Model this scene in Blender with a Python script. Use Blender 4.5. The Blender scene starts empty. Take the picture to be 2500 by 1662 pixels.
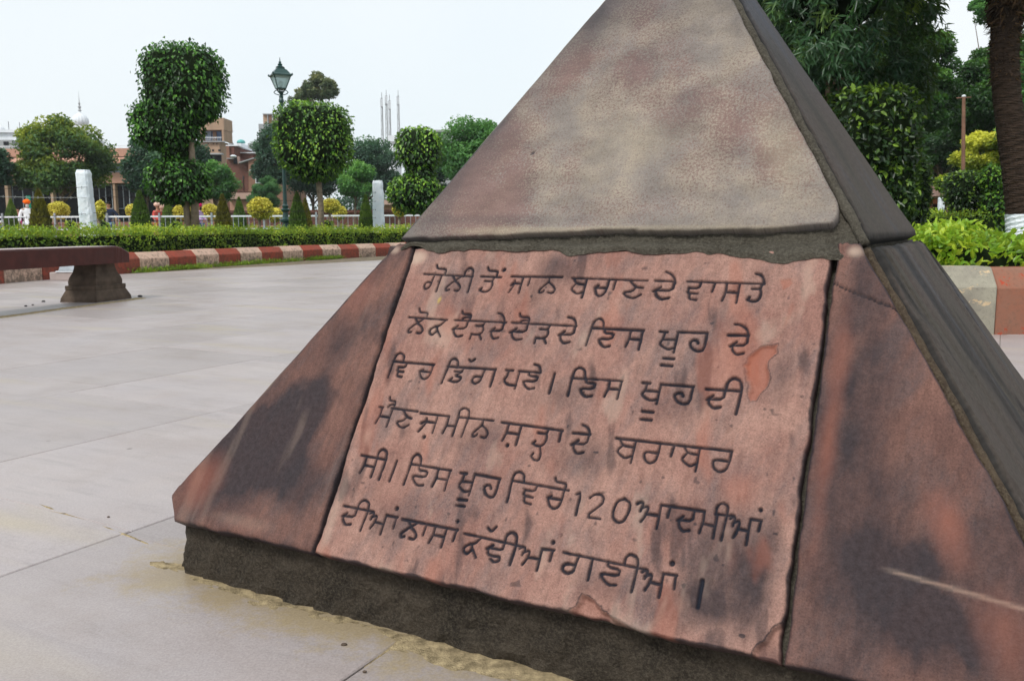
import bpy, bmesh, math, random
import numpy as np
from mathutils import Vector

SC = bpy.context.scene
COL = SC.collection
R = math.radians
random.seed(7)

# ------------------------------------------------------------------ camera, sky, sun, exposure
F, PITCH, ROLL, CH = 2113.85, 0.12823, -0.00412, 0.6
cp, sp = math.cos(PITCH), math.sin(PITCH)
FW = np.array([0, cp, -sp]); UP0 = np.array([0, sp, cp]); RT0 = np.array([1.0, 0, 0])
RT = RT0 * math.cos(ROLL) + UP0 * math.sin(ROLL)
UP = UP0 * math.cos(ROLL) - RT0 * math.sin(ROLL)
cam_d = bpy.data.cameras.new('camera'); cam = bpy.data.objects.new('camera', cam_d); COL.objects.link(cam)
cam_d.sensor_width = 36; cam_d.lens = 36 * F / 2500; cam_d.clip_start = 0.05; cam_d.clip_end = 2000
from mathutils import Matrix
cam.matrix_world = Matrix(((RT[0], UP[0], -FW[0], 0), (RT[1], UP[1], -FW[1], 0), (RT[2], UP[2], -FW[2], CH), (0, 0, 0, 1)))
cam_d.dof.use_dof = True; cam_d.dof.focus_distance = 1.65; cam_d.dof.aperture_fstop = 22
SC.camera = cam

SUN_EL, SUN_AZ = 50, 215          # azimuth of the sun measured clockwise from +Y: behind the camera, to the left
w = bpy.data.worlds.new('World'); SC.world = w; w.use_nodes = True
nt = w.node_tree; nt.nodes.clear()
out = nt.nodes.new('ShaderNodeOutputWorld'); bg = nt.nodes.new('ShaderNodeBackground')
sky = nt.nodes.new('ShaderNodeTexSky'); sky.sky_type = 'NISHITA'; sky.sun_disc = False
sky.sun_elevation = R(SUN_EL); sky.sun_rotation = R(SUN_AZ); sky.air_density = 1.2; sky.dust_density = 3
mixw = nt.nodes.new('ShaderNodeMix'); mixw.data_type = 'RGBA'; mixw.inputs[0].default_value = 0.90
tc = nt.nodes.new('ShaderNodeTexCoord'); nz = nt.nodes.new('ShaderNodeTexNoise'); nz.inputs['Scale'].default_value = 1.1; nz.inputs['Detail'].default_value = 3
rmp = nt.nodes.new('ShaderNodeValToRGB')
rmp.color_ramp.elements[0].position = .35; rmp.color_ramp.elements[0].color = (.535, .595, .63, 1)
rmp.color_ramp.elements[1].position = .65; rmp.color_ramp.elements[1].color = (.62, .645, .655, 1)
mul = nt.nodes.new('ShaderNodeVectorMath'); mul.operation = 'SCALE'; mul.inputs['Scale'].default_value = 10.0
nt.links.new(tc.outputs['Generated'], nz.inputs['Vector']); nt.links.new(nz.outputs['Fac'], rmp.inputs[0])
nt.links.new(rmp.outputs[0], mul.inputs[0]); nt.links.new(sky.outputs[0], mixw.inputs[6]); nt.links.new(mul.outputs[0], mixw.inputs[7])
nt.links.new(mixw.outputs[2], bg.inputs[0]); bg.inputs[1].default_value = 0.1; nt.links.new(bg.outputs[0], out.inputs[0])
sl = bpy.data.lights.new('sun', 'SUN'); sl.energy = 1.5; sl.angle = R(14); sl.color = (1, .955, .9)
so = bpy.data.objects.new('sun', sl); COL.objects.link(so)
sd = Vector((math.sin(R(SUN_AZ)) * math.cos(R(SUN_EL)), math.cos(R(SUN_AZ)) * math.cos(R(SUN_EL)), math.sin(R(SUN_EL))))
so.rotation_euler = sd.to_track_quat('Z', 'Y').to_euler(); so.location = (0, 0, 30)
vs = SC.view_settings; vs.view_transform = 'Standard'; vs.look = 'None'; vs.exposure = 0.72; vs.gamma = 1.0; vs.use_curve_mapping = False

# ------------------------------------------------------------------ helpers
def at(px, py, Y):
    d = FW + RT * (px - 1250) / F - UP * (py - 831) / F
    return np.array([0, 0, CH]) + d * (Y / d[1])
def tag(o, label=None, cat=None, group=None, kind=None):
    if label: o['label'] = label
    if cat: o['category'] = cat
    if group: o['group'] = group
    if kind: o['kind'] = kind
    return o
def empty(name, loc=(0, 0, 0), rz=0, **k):
    o = bpy.data.objects.new(name, None); COL.objects.link(o); o.location = [float(v) for v in loc]; o.rotation_euler = (0, 0, rz)
    o.empty_display_size = .2
    return tag(o, **k)
def mk(name, V, Fc, mat, parent=None, attrs=None, smooth=False, mats=None, mi=None, world=True):
    V = np.asarray(V, dtype=np.float32); me = bpy.data.meshes.new(name)
    if isinstance(Fc, np.ndarray):
        n, k = Fc.shape
        me.vertices.add(len(V)); me.vertices.foreach_set('co', V.ravel())
        me.loops.add(n * k); me.loops.foreach_set('vertex_index', Fc.astype(np.int32).ravel())
        me.polygons.add(n); me.polygons.foreach_set('loop_start', np.arange(0, n * k, k, dtype=np.int32))
        if smooth: me.polygons.foreach_set('use_smooth', np.ones(n, dtype=bool))
    else:
        me.from_pydata([tuple(map(float, v)) for v in V], [], Fc)
        if smooth:
            for p in me.polygons: p.use_smooth = True
    for m_ in (mats or [mat]): me.materials.append(m_)
    if mi is not None: me.polygons.foreach_set('material_index', np.asarray(mi, dtype=np.int32))
    for an, av in (attrs or {}).items():
        av = np.asarray(av, dtype=np.float32)
        if av.ndim == 1:
            at_ = me.attributes.new(an, 'FLOAT', 'POINT'); at_.data.foreach_set('value', av)
        else:
            at_ = me.attributes.new(an, 'FLOAT_VECTOR', 'POINT'); at_.data.foreach_set('vector', av.ravel())
    me.update(calc_edges=True); me.validate()
    o = bpy.data.objects.new(name, me); COL.objects.link(o)
    if parent is not None:
        o.parent = parent
        if world:
            b = parent
            off = Vector((0, 0, 0))
            while b is not None: off += b.location; b = b.parent
            o.location = -off
    return o
class MB:
    """collects simple solids in world space and builds them as one mesh"""
    def __init__(s): s.V = []; s.F = []
    def add(s, V, Fc):
        o = len(s.V); s.V += [tuple(map(float, v)) for v in V]; s.F += [tuple(i + o for i in f) for f in Fc]; return s
    def box(s, x0, x1, y0, y1, z0, z1):
        return s.add([(x0, y0, z0), (x1, y0, z0), (x1, y1, z0), (x0, y1, z0), (x0, y0, z1), (x1, y0, z1), (x1, y1, z1), (x0, y1, z1)],
                     [(0, 3, 2, 1), (4, 5, 6, 7), (0, 1, 5, 4), (1, 2, 6, 5), (2, 3, 7, 6), (3, 0, 4, 7)])
    def tube(s, pts, rads, n=8, cap=True):
        pts = [np.array(p, float) for p in pts]; base = len(s.V); V = []; Fc = []
        if not hasattr(rads, '__len__'): rads = [rads] * len(pts)
        prev = None
        for i, p in enumerate(pts):
            t = pts[min(i + 1, len(pts) - 1)] - pts[max(i - 1, 0)]; t /= (np.linalg.norm(t) + 1e-9)
            if prev is None: a = np.cross(t, [0, 0, 1.0]) if abs(t[2]) < .9 else np.cross(t, [1.0, 0, 0])
            else: a = prev - t * (prev @ t)
            a /= (np.linalg.norm(a) + 1e-9); prev = a; b = np.cross(t, a)
            for k in range(n):
                th = 2 * math.pi * k / n; V.append(p + (a * math.cos(th) + b * math.sin(th)) * rads[i])
        for i in range(len(pts) - 1):
            for k in range(n):
                k2 = (k + 1) % n; Fc.append((i * n + k, i * n + k2, (i + 1) * n + k2, (i + 1) * n + k))
        if cap: Fc.append(tuple(range(n - 1, -1, -1))); Fc.append(tuple((len(pts) - 1) * n + k for k in range(n)))
        return s.add(V, Fc)
    def lathe(s, cx, cy, prof, n=16, sq=0):
        """prof: list of (r, z)"""
        V = []; Fc = []
        for r, z in prof:
            for k in range(n):
                th = 2 * math.pi * (k + .5) / n; V.append((cx + r * math.cos(th), cy + r * math.sin(th), z))
        for i in range(len(prof) - 1):
            for k in range(n):
                k2 = (k + 1) % n; Fc.append((i * n + k, i * n + k2, (i + 1) * n + k2, (i + 1) * n + k))
        Fc.append(tuple(range(n - 1, -1, -1))); Fc.append(tuple((len(prof) - 1) * n + k for k in range(n)))
        return s.add(V, Fc)
    def build(s, name, mat, parent=None, smooth=False, bevel=0, world=True):
        o = mk(name, s.V, s.F, mat, parent, smooth=smooth, world=world)
        if bevel:
            m = o.modifiers.new('bevel', 'BEVEL'); m.width = bevel; m.segments = 2; m.limit_method = 'ANGLE'
        return o

# numpy value noise
def _hash(ix, iy, sd):
    h = (ix.astype(np.int64) * 374761393 + iy.astype(np.int64) * 668265263 + sd * 1442695041) & 0xffffffff
    h = ((h ^ (h >> 13)) * 1274126177) & 0xffffffff
    return ((h ^ (h >> 16)) & 0xffff) / 65535.0
def vn(x, y, sd=0):
    ix = np.floor(x); iy = np.floor(y); fx = x - ix; fy = y - iy
    fx = fx * fx * (3 - 2 * fx); fy = fy * fy * (3 - 2 * fy)
    a = _hash(ix, iy, sd); b = _hash(ix + 1, iy, sd); c = _hash(ix, iy + 1, sd); d = _hash(ix + 1, iy + 1, sd)
    return (a * (1 - fx) + b * fx) * (1 - fy) + (c * (1 - fx) + d * fx) * fy
def fbm(x, y, sd=0, o=4):
    s = 0; a = .5; t = 0
    for i in range(o):
        s = s + a * vn(x * 2 ** i + 17.3 * i, y * 2 ** i + 5.1 * i, sd + i); t += a; a *= .5
    return s / t
def sstep(a, b, x):
    t = np.clip((x - a) / (b - a), 0, 1); return t * t * (3 - 2 * t)

# ------------------------------------------------------------------ materials
class NT:
    def __init__(s, name):
        s.m = bpy.data.materials.new(name); s.m.use_nodes = True; s.t = s.m.node_tree; s.t.nodes.clear()
        s.o = s.n('ShaderNodeOutputMaterial'); s.p = s.n('ShaderNodeBsdfPrincipled'); s.l(s.p.outputs[0], s.o.inputs[0])
    def n(s, t, **k):
        x = s.t.nodes.new(t)
        for a, b in k.items(): setattr(x, a, b)
        return x
    def l(s, a, b): s.t.links.new(a, b)
    def attr(s, name, vec=False):
        x = s.n('ShaderNodeAttribute'); x.attribute_name = name; return x.outputs['Vector' if vec else 'Fac']
    def pos(s): return s.n('ShaderNodeNewGeometry').outputs['Position']
    def noise(s, vec, scale, detail=4, rough=.6, sc3=None):
        if sc3 is not None:
            m = s.n('ShaderNodeVectorMath', operation='MULTIPLY'); s.l(vec, m.inputs[0]); m.inputs[1].default_value = sc3; vec = m.outputs[0]
        x = s.n('ShaderNodeTexNoise'); x.inputs['Scale'].default_value = scale; x.inputs['Detail'].default_value = detail; x.inputs['Roughness'].default_value = rough
        s.l(vec, x.inputs['Vector']); return x.outputs['Fac']
    def ramp(s, f, *st):
        x = s.n('ShaderNodeValToRGB'); e = x.color_ramp.elements
        while len(e) < len(st): e.new(.5)
        for i, (p, c) in enumerate(st):
            e[i].position = p; e[i].color = (c, c, c, 1) if not hasattr(c, '__len__') else (*c, 1)
        s.l(f, x.inputs[0]); return x.outputs[0]
    def mix(s, f, a, b, mode='MIX'):
        x = s.n('ShaderNodeMix', data_type='RGBA', blend_type=mode)
        for i, v in ((0, f), (6, a), (7, b)):
            if hasattr(v, 'is_linked'): s.l(v, x.inputs[i])
            elif hasattr(v, '__len__'): x.inputs[i].default_value = (*v, 1)
            else: x.inputs[i].default_value = v
        return x.outputs[2]
    def math(s, op, a, b=0.0):
        x = s.n('ShaderNodeMath', operation=op)
        for i, v in ((0, a), (1, b)):
            if hasattr(v, 'is_linked'): s.l(v, x.inputs[i])
            else: x.inputs[i].default_value = v
        return x.outputs[0]
    def bump(s, h, strength=.3, dist=.01):
        x = s.n('ShaderNodeBump'); x.inputs['Strength'].default_value = strength; x.inputs['Distance'].default_value = dist
        s.l(h, x.inputs['Height']); s.l(x.outputs[0], s.p.inputs['Normal']); return s
    def fin(s, col, rough=.8, spec=.3):
        if hasattr(col, 'is_linked'): s.l(col, s.p.inputs['Base Color'])
        else: s.p.inputs['Base Color'].default_value = (*col, 1)
        if hasattr(rough, 'is_linked'): s.l(rough, s.p.inputs['Roughness'])
        else: s.p.inputs['Roughness'].default_value = rough
        s.p.inputs['Specular IOR Level'].default_value = spec
        return s.m
def mat_simple(name, c, rough=.7, spec=.3, var=.25, scale=8, metal=0, bump=.1):
    k = NT(name); p = k.pos(); f = k.noise(p, scale, 5, .6)
    col = k.mix(k.ramp(f, (.3, 0.0), (.7, 1.0)), tuple(v * (1 - var) for v in c), tuple(min(1, v * (1 + var)) for v in c))
    k.p.inputs['Metallic'].default_value = metal
    if bump: k.bump(k.noise(p, scale * 6, 3), bump, .01)
    return k.fin(col, rough, spec)
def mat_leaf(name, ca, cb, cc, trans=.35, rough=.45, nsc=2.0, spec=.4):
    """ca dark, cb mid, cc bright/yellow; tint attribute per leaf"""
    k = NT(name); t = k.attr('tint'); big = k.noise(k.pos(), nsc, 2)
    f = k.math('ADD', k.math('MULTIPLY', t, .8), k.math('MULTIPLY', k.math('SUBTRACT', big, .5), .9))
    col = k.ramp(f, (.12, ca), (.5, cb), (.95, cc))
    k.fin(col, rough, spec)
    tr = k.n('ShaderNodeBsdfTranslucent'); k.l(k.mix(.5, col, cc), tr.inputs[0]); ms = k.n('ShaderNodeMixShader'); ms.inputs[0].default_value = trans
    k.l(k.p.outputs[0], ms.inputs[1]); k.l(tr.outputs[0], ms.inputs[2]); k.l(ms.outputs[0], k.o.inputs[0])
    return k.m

def mat_slab(name, base, alt, grey, lo=False):
    """weathered sandstone; coordinates from the 'fs' attribute (metres on the slab face)"""
    k = NT(name); fs = k.attr('fs', True)
    sk = k.n('ShaderNodeVectorRotate', rotation_type='Z_AXIS'); sk.inputs['Angle'].default_value = .32; k.l(fs, sk.inputs['Vector']); streak = k.noise(sk.outputs[0], 1, 5, .65, (17, 6, 1)); cloud = k.noise(fs, 1, 4, .6, (7, 6, 1)); fine = k.noise(fs, 320, 4, .8); gr = k.noise(fs, 1, 5, .7, (60, 22, 1))
    col = k.mix(k.ramp(cloud, (.40, 0.0), (.58, 1.0)), base, alt)
    col = k.mix(k.math('MULTIPLY', k.ramp(streak, (.46, 0.0), (.64, 1.0)), .72), col, grey)
    col = k.mix(k.math('MULTIPLY', k.ramp(gr, (.5, 0.0), (.66, 1.0)), .45), col, tuple(v * .6 for v in base))
    col = k.mix(k.math('MULTIPLY', k.ramp(fine, (.35, 0.0), (.7, 1.0)), .32), col, tuple(min(1, v * 1.5) for v in alt))
    st = k.attr('stain_shade'); stn = k.math('MULTIPLY', k.math('ADD', k.math('MULTIPLY', st, .8), k.math('MULTIPLY', k.math('MULTIPLY', st, gr), .6)), 1.0)
    g2 = k.noise(fs, 110, 4, .85); g3 = k.noise(fs, 420, 3, .8); sc_ = k.noise(fs, 1, 3, .6, (150, 12, 1))
    col = k.mix(1.0, col, k.ramp(g2, (.38, .86), (.62, 1.10)), 'MULTIPLY'); col = k.mix(1.0, col, k.ramp(g3, (.34, .70), (.46, 1.0), (.64, 1.18)), 'MULTIPLY'); col = k.mix(1.0, col, k.ramp(sc_, (.38, .94), (.62, 1.05)), 'MULTIPLY')
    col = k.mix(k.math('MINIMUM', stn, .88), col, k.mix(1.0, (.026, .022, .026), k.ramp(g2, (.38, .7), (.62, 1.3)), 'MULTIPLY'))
    col = k.mix(k.attr('pale'), col, (.44, .33, .26))
    col = k.mix(k.attr('rust'), col, (.30, .10, .062))
    col = k.mix(k.attr('yel'), col, (.42, .30, .07)); col = k.mix(k.attr('ink'), col, (.010, .014, .024))
    k.bump(k.math('ADD', fine, k.math('MULTIPLY', gr, 1.5)), .32, .004)
    return k.fin(col, k.ramp(cloud, (.3, .58), (.7, .8)), .16)

M = {}
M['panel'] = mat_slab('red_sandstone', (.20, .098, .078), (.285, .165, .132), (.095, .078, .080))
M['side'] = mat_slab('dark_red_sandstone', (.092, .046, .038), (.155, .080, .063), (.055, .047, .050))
def mat_upper():
    k = NT('buff_sandstone'); fs = k.attr('fs', True)
    big = k.noise(fs, 1, 5, .62, (5.5, 4.5, 1)); sp_ = k.noise(fs, 230, 4, .85); mid = k.noise(fs, 1, 4, .6, (14, 12, 1))
    buff = k.mix(k.ramp(mid, (.40, 0.0), (.60, 1.0)), (.262, .222, .178), (.205, .18, .16))
    red = k.mix(k.ramp(sp_, (.44, 0.0), (.56, 1.0)), (.135, .068, .062), (.25, .20, .145))
    f = k.math('ADD', k.math('MULTIPLY', big, .72), k.math('MULTIPLY', sp_, .42))
    col = k.mix(k.math('MULTIPLY', k.ramp(k.math('ADD', sp_, k.math('MULTIPLY', k.attr('rust'), .26)), (.56, 0.0), (.64, 1.0)), .85), buff, (.17, .10, .09)); col = k.mix(k.math('MULTIPLY', k.ramp(sp_, (.50, 0.0), (.62, 1.0)), .28), col, (.11, .092, .08))
    col = k.mix(k.attr('pale'), col, (.32, .27, .19)); col = k.mix(k.math('MINIMUM', k.attr('stain_shade'), .9), col, (.06, .055, .06)); g2 = k.noise(fs, 340, 4, .85); col = k.mix(1.0, col, k.ramp(g2, (.38, .82), (.62, 1.14)), 'MULTIPLY'); sc_ = k.noise(fs, 1, 4, .65, (13, 22, 1)); col = k.mix(1.0, col, k.ramp(sc_, (.36, .86), (.64, 1.12)), 'MULTIPLY')
    k.bump(k.math('ADD', sp_, mid), .10, .004); return k.fin(col, .7, .18)
M['upper'] = mat_upper()
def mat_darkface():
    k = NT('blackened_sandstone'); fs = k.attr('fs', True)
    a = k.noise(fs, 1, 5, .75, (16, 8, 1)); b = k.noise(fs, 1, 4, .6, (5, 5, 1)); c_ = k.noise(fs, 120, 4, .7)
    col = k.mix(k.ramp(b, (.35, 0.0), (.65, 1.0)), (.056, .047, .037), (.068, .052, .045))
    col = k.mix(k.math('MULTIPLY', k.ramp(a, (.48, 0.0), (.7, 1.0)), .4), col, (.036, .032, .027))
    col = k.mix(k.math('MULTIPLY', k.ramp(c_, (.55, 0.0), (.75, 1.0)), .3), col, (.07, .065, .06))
    col = k.mix(k.attr('pale'), col, (.062, .07, .09)); col = k.mix(k.math('MINIMUM', k.attr('stain_shade'), .9), col, (.015, .015, .015))
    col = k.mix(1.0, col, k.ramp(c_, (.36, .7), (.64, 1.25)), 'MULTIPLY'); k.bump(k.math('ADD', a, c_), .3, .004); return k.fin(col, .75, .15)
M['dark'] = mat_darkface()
def mat_mortar(name='cement_mortar', a=(.070, .062, .048), b=(.125, .112, .088), c=(.24, .22, .175)):
    k = NT(name); p = k.pos(); n1 = k.noise(p, 14, 5, .7); n2 = k.noise(p, 220, 4, .8)
    col = k.mix(k.ramp(n1, (.35, 0.0), (.65, 1.0)), a, b); col = k.mix(k.math('MULTIPLY', k.ramp(n2, (.45, 0.0), (.7, 1.0)), .6), col, c)
    k.bump(k.math('ADD', k.math('MULTIPLY', n1, 3.0), n2), .9, .012); return k.fin(col, .95, .15)
M['mortar'] = mat_mortar()
M['cement'] = mat_mortar('old_cement', (.030, .025, .020), (.082, .066, .050), (.17, .145, .11))
def mat_pave():
    k = NT('paving_stone'); p = k.pos(); oi = k.n('ShaderNodeObjectInfo')
    r = k.n('ShaderNodeVectorRotate', rotation_type='Z_AXIS'); r.inputs['Angle'].default_value = R(28); k.l(p, r.inputs['Vector']); v = r.outputs[0]
    a = k.noise(v, 1, 5, .6, (1.2, 5, 1)); b = k.noise(p, 2.2, 4, .6); c_ = k.noise(p, 90, 4, .7); d = k.noise(v, 1, 5, .65, (4, 30, 1))
    col = k.mix(k.ramp(a, (.35, 0.0), (.65, 1.0)), (.345, .29, .276), (.415, .362, .35))
    col = k.mix(k.math('MULTIPLY', k.ramp(b, (.4, 0.0), (.65, 1.0)), .6), col, (.35, .32, .33))
    col = k.mix(k.math('MULTIPLY', k.ramp(d, (.52, 0.0), (.7, 1.0)), .35), col, (.22, .195, .19))
    col = k.mix(k.math('MULTIPLY', k.ramp(c_, (.4, 0.0), (.7, 1.0)), .15), col, (.55, .52, .5))
    y = k.noise(v, 1, 3, .5, (.9, 3.5, 1)); col = k.mix(k.math('MULTIPLY', k.ramp(y, (.58, 0.0), (.72, 1.0)), .5), col, (.42, .35, .20))
    col = k.mix(k.math('MULTIPLY', oi.outputs['Random'], .5), col, (.24, .21, .20))
    vo = k.n('ShaderNodeTexVoronoi'); vo.inputs['Scale'].default_value = 3.2; k.l(p, vo.inputs['Vector'])
    col = k.mix(k.ramp(vo.outputs['Distance'], (.018, .8), (.03, 0.0)), col, (.10, .08, .06))
    rr = k.n('ShaderNodeVectorRotate', rotation_type='Z_AXIS'); rr.inputs['Center'].default_value = (.33689, 1.74685, 0); rr.inputs['Angle'].default_value = .51339; k.l(p, rr.inputs['Vector'])
    sb = k.n('ShaderNodeVectorMath', operation='SUBTRACT'); k.l(rr.outputs[0], sb.inputs[0]); sb.inputs[1].default_value = (.33689, 1.74685, 0); ab = k.n('ShaderNodeVectorMath', operation='ABSOLUTE'); k.l(sb.outputs[0], ab.inputs[0]); sx = k.n('ShaderNodeSeparateXYZ'); k.l(ab.outputs[0], sx.inputs[0])
    dist = k.math('MAXIMUM', sx.outputs[0], sx.outputs[1]); ns = k.noise(p, 1, 5, .7, (9, 9, 9)); nf = k.noise(p, 70, 4, .8)
    film = k.math('SUBTRACT', k.math('ADD', ns, k.math('MULTIPLY', nf, .5)), k.math('MULTIPLY', k.math('SUBTRACT', dist, .69), 3.2)); col = k.mix(k.math('MULTIPLY', k.ramp(film, (.36, 0.0), (.66, 1.0)), .85), col, (.31, .24, .135))
    st2 = k.noise(p, 1, 5, .7, (2.5, 2.5, 1)); col = k.mix(k.math('MULTIPLY', k.ramp(st2, (.52, 0.0), (.70, 1.0)), .35), col, (.24, .19, .16)); g4 = k.noise(p, 260, 3, .8); col = k.mix(1.0, col, k.ramp(g4, (.36, .86), (.62, 1.10)), 'MULTIPLY')
    k.bump(k.math('ADD', k.math('MULTIPLY', b, 2.0), c_), .12, .004)
    return k.fin(col, k.ramp(b, (.3, .34), (.7, .52)), .5)
M['pave'] = mat_pave()
M['joint'] = mat_simple('joint_dirt', (.17, .14, .10), .95, .1, .4, 6)
M['sand'] = mat_simple('yellow_sand', (.31, .245, .145), .95, .1, .6, 55, bump=.5)
M['soil'] = mat_simple('soil', (.12, .085, .055), .95, .1, .4, 3, bump=.5)
M['lawn'] = mat_simple('lawn_green', (.05, .10, .02), .9, .1, .4, 5, bump=.5)
def mat_kerb(name, a, b, mild=.75):
    k = NT(name); p = k.pos(); n1 = k.noise(p, 3.5, 5, .65); n2 = k.noise(p, 18, 5, .7); n3 = k.noise(p, 9, 4, .7)
    col = k.mix(k.ramp(n1, (.35, 0.0), (.65, 1.0)), a, b)
    z = k.n('ShaderNodeSeparateXYZ'); k.l(p, z.inputs[0])
    m_ = k.math('MULTIPLY', k.ramp(k.math('SUBTRACT', k.math('ADD', n2, k.math('MULTIPLY', n3, .5)), k.math('MULTIPLY', z.outputs[2], .9)), (.55, 0.0), (.78, 1.0)), mild)
    col = k.mix(m_, col, (.05, .045, .035)); k.bump(n2, .4, .006); return k.fin(col, .85, .2)
M['kerb_red'] = mat_kerb('worn_red_paint', (.33, .068, .042), (.26, .075, .05), .5)
M['kerb_cream'] = mat_kerb('worn_cream_paint', (.62, .42, .32), (.50, .36, .28), .7)
M['kerb_fade'] = mat_kerb('faded_red_stone', (.20, .13, .09), (.26, .09, .05), .5)
def mat_kerb_near(name, chip, base1, base2, th):
    k = NT(name); p = k.pos(); n1 = k.noise(p, 5, 5, .65); n2 = k.noise(p, 60, 5, .75); n3 = k.noise(p, 1, 4, .7, (7, 7, 14))
    col = k.mix(k.ramp(n1, (.35, 0.0), (.65, 1.0)), base1, base2)
    f = k.math('ADD', k.math('MULTIPLY', n3, .8), k.math('MULTIPLY', n2, .3)); col = k.mix(k.ramp(f, (th, 0.0), (th + .03, 1.0)), col, chip)
    col = k.mix(k.math('MULTIPLY', k.ramp(n2, (.5, 0.0), (.7, 1.0)), .4), col, (.08, .07, .055)); k.bump(n2, .4, .004); return k.fin(col, .85, .2)
M['kn_red'] = mat_kerb_near('chipped_red_kerb', (.42, .065, .03), (.30, .115, .07), (.25, .13, .09), .64)
M['kn_cream'] = mat_kerb_near('chipped_cream_kerb', (.60, .45, .28), (.34, .32, .25), (.24, .22, .18), .62)
M['kn_top'] = M['kn_cream']
M['bench_seat'] = mat_simple('maroon_stone', (.060, .013, .010), .5, .35, .3, 10)
M['bench_top'] = mat_simple('bench_top_stone', (.40, .33, .31), .5, .5, .15, 8)
M['bench_foot'] = mat_simple('weathered_brown_stone', (.085, .062, .046), .85, .2, .45, 9, bump=.3)
M['iron_green'] = mat_simple('dark_green_iron', (.008, .045, .04), .35, .6, .2, 20, metal=.0)
M['black'] = mat_simple('black_metal', (.02, .02, .02), .5, .4, .2)
M['grey_metal'] = mat_simple('grey_metal', (.30, .33, .36), .45, .5, .15, 10, metal=.3)
def mat_glass():
    k = NT('lantern_glass'); k.fin((.75, .85, .85), .15, .5); k.p.inputs['Transmission Weight'].default_value = .7; k.p.inputs['IOR'].default_value = 1.1
    return k.m
M['glass'] = mat_glass()
M['window'] = mat_simple('dark_window_glass', (.045, .055, .065), .15, .6, .3, 1.5, bump=0)
M['window_blue'] = mat_simple('grey_shutter_glass', (.16, .24, .27), .3, .5, .3, 1.5, bump=0)
def mat_whitewash():
    k = NT('whitewash'); p = k.pos(); n1 = k.noise(p, 9, 5, .7); n2 = k.noise(p, 40, 4, .7)
    col = k.mix(k.ramp(n1, (.35, 0.0), (.65, 1.0)), (.86, .90, .94), (.76, .84, .92)); col = k.mix(k.math('MULTIPLY', k.ramp(n2, (.6, 0.0), (.75, 1.0)), .5), col, (.35, .4, .46))
    k.bump(k.math('ADD', n1, n2), .7, .02); return k.fin(col, .8, .2)
M['white'] = mat_whitewash()
M['rail'] = mat_simple('white_railing_paint', (.70, .74, .78), .5, .4, .1)
M['bark'] = mat_simple('bark', (.14, .105, .075), .95, .1, .4, 12, bump=.8)
M['bark_pale'] = mat_simple('pale_bark', (.24, .19, .14), .9, .1, .3, 14, bump=.6)
M['core'] = mat_simple('dark_filler', (.012, .02, .008), .95, .05, .3, 6)  # solid filler inside foliage; shade between leaves put into its colour
def mat_brick(name, a, b, m_, sc=1.0):
    k = NT(name); p = k.pos(); s = k.n('ShaderNodeSeparateXYZ'); k.l(p, s.inputs[0]); c_ = k.n('ShaderNodeCombineXYZ')
    k.l(k.math('ADD', s.outputs[0], s.outputs[1]), c_.inputs[0]); k.l(s.outputs[2], c_.inputs[1])
    br = k.n('ShaderNodeTexBrick'); k.l(c_.outputs[0], br.inputs[0]); br.inputs['Color1'].default_value = (*a, 1); br.inputs['Color2'].default_value = (*b, 1); br.inputs['Mortar'].default_value = (*m_, 1)
    br.inputs['Scale'].default_value = sc; br.inputs['Brick Width'].default_value = .24; br.inputs['Row Height'].default_value = .085; br.inputs['Mortar Size'].default_value = .01
    n1 = k.noise(p, .7, 5, .7); col = k.mix(k.math('MULTIPLY', k.ramp(n1, (.4, 0.0), (.7, 1.0)), .5), br.outputs[0], tuple(v * .5 for v in b)); k.bump(br.outputs['Fac'], -.4, .02)
    return k.fin(col, .9, .15)
M['brick'] = mat_brick('old_red_brick', (.20, .075, .055), (.15, .055, .042), (.17, .13, .11))
M['brick_light'] = mat_brick('orange_brick', (.30, .15, .10), (.25, .12, .08), (.3, .22, .17))
def mat_wall(name, a, b, c=(.1, .09, .08)):
    k = NT(name); p = k.pos(); n1 = k.noise(p, .5, 5, .65); n2 = k.noise(p, 1, 5, .7, (1.2, 1.2, .25)); n3 = k.noise(p, 8, 4, .7)
    col = k.mix(k.ramp(n1, (.35, 0.0), (.65, 1.0)), a, b); col = k.mix(k.math('MULTIPLY', k.ramp(n2, (.5, 0.0), (.75, 1.0)), .4), col, c); k.bump(n3, .2, .02); return k.fin(col, .85, .2)
M['pinkwall'] = mat_wall('pink_orange_plaster', (.50, .285, .21), (.44, .245, .18), (.22, .12, .09))
M['tan'] = mat_wall('tan_plaster', (.42, .29, .20), (.36, .24, .165), (.16, .12, .1))
M['pale'] = mat_wall('pale_plaster', (.78, .81, .84), (.70, .74, .78), (.5, .52, .54))
M['greywall'] = mat_wall('grey_concrete', (.40, .41, .42), (.32, .33, .34), (.2, .2, .2))
M['pinkpale'] = mat_wall('pale_pink_plaster', (.52, .36, .30), (.46, .31, .26), (.3, .2, .17))
M['orange'] = mat_wall('bright_orange_plaster', (.55, .16, .09), (.48, .14, .08), (.3, .1, .07))
M['roofbrown'] = mat_simple('brown_roof_tiles', (.26, .17, .14), .9, .15, .3, 6)
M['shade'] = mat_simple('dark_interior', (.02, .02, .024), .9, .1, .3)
M['bluewall'] = mat_simple('blue_painted_wall', (.16, .27, .50), .7, .2, .15, 3)
M['bluepanel'] = mat_simple('pale_blue_panel', (.42, .55, .72), .7, .2, .1, 3)
M['teal'] = mat_simple('teal_dome_paint', (.12, .42, .40), .6, .3, .15, 2)
M['green_sign'] = mat_simple('green_panel_paint', (.0, .19, .115), .6, .3, .08, 2)
M['wire'] = mat_simple('rusty_wire', (.03, .022, .02), .6, .4, .2, 30)
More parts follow.
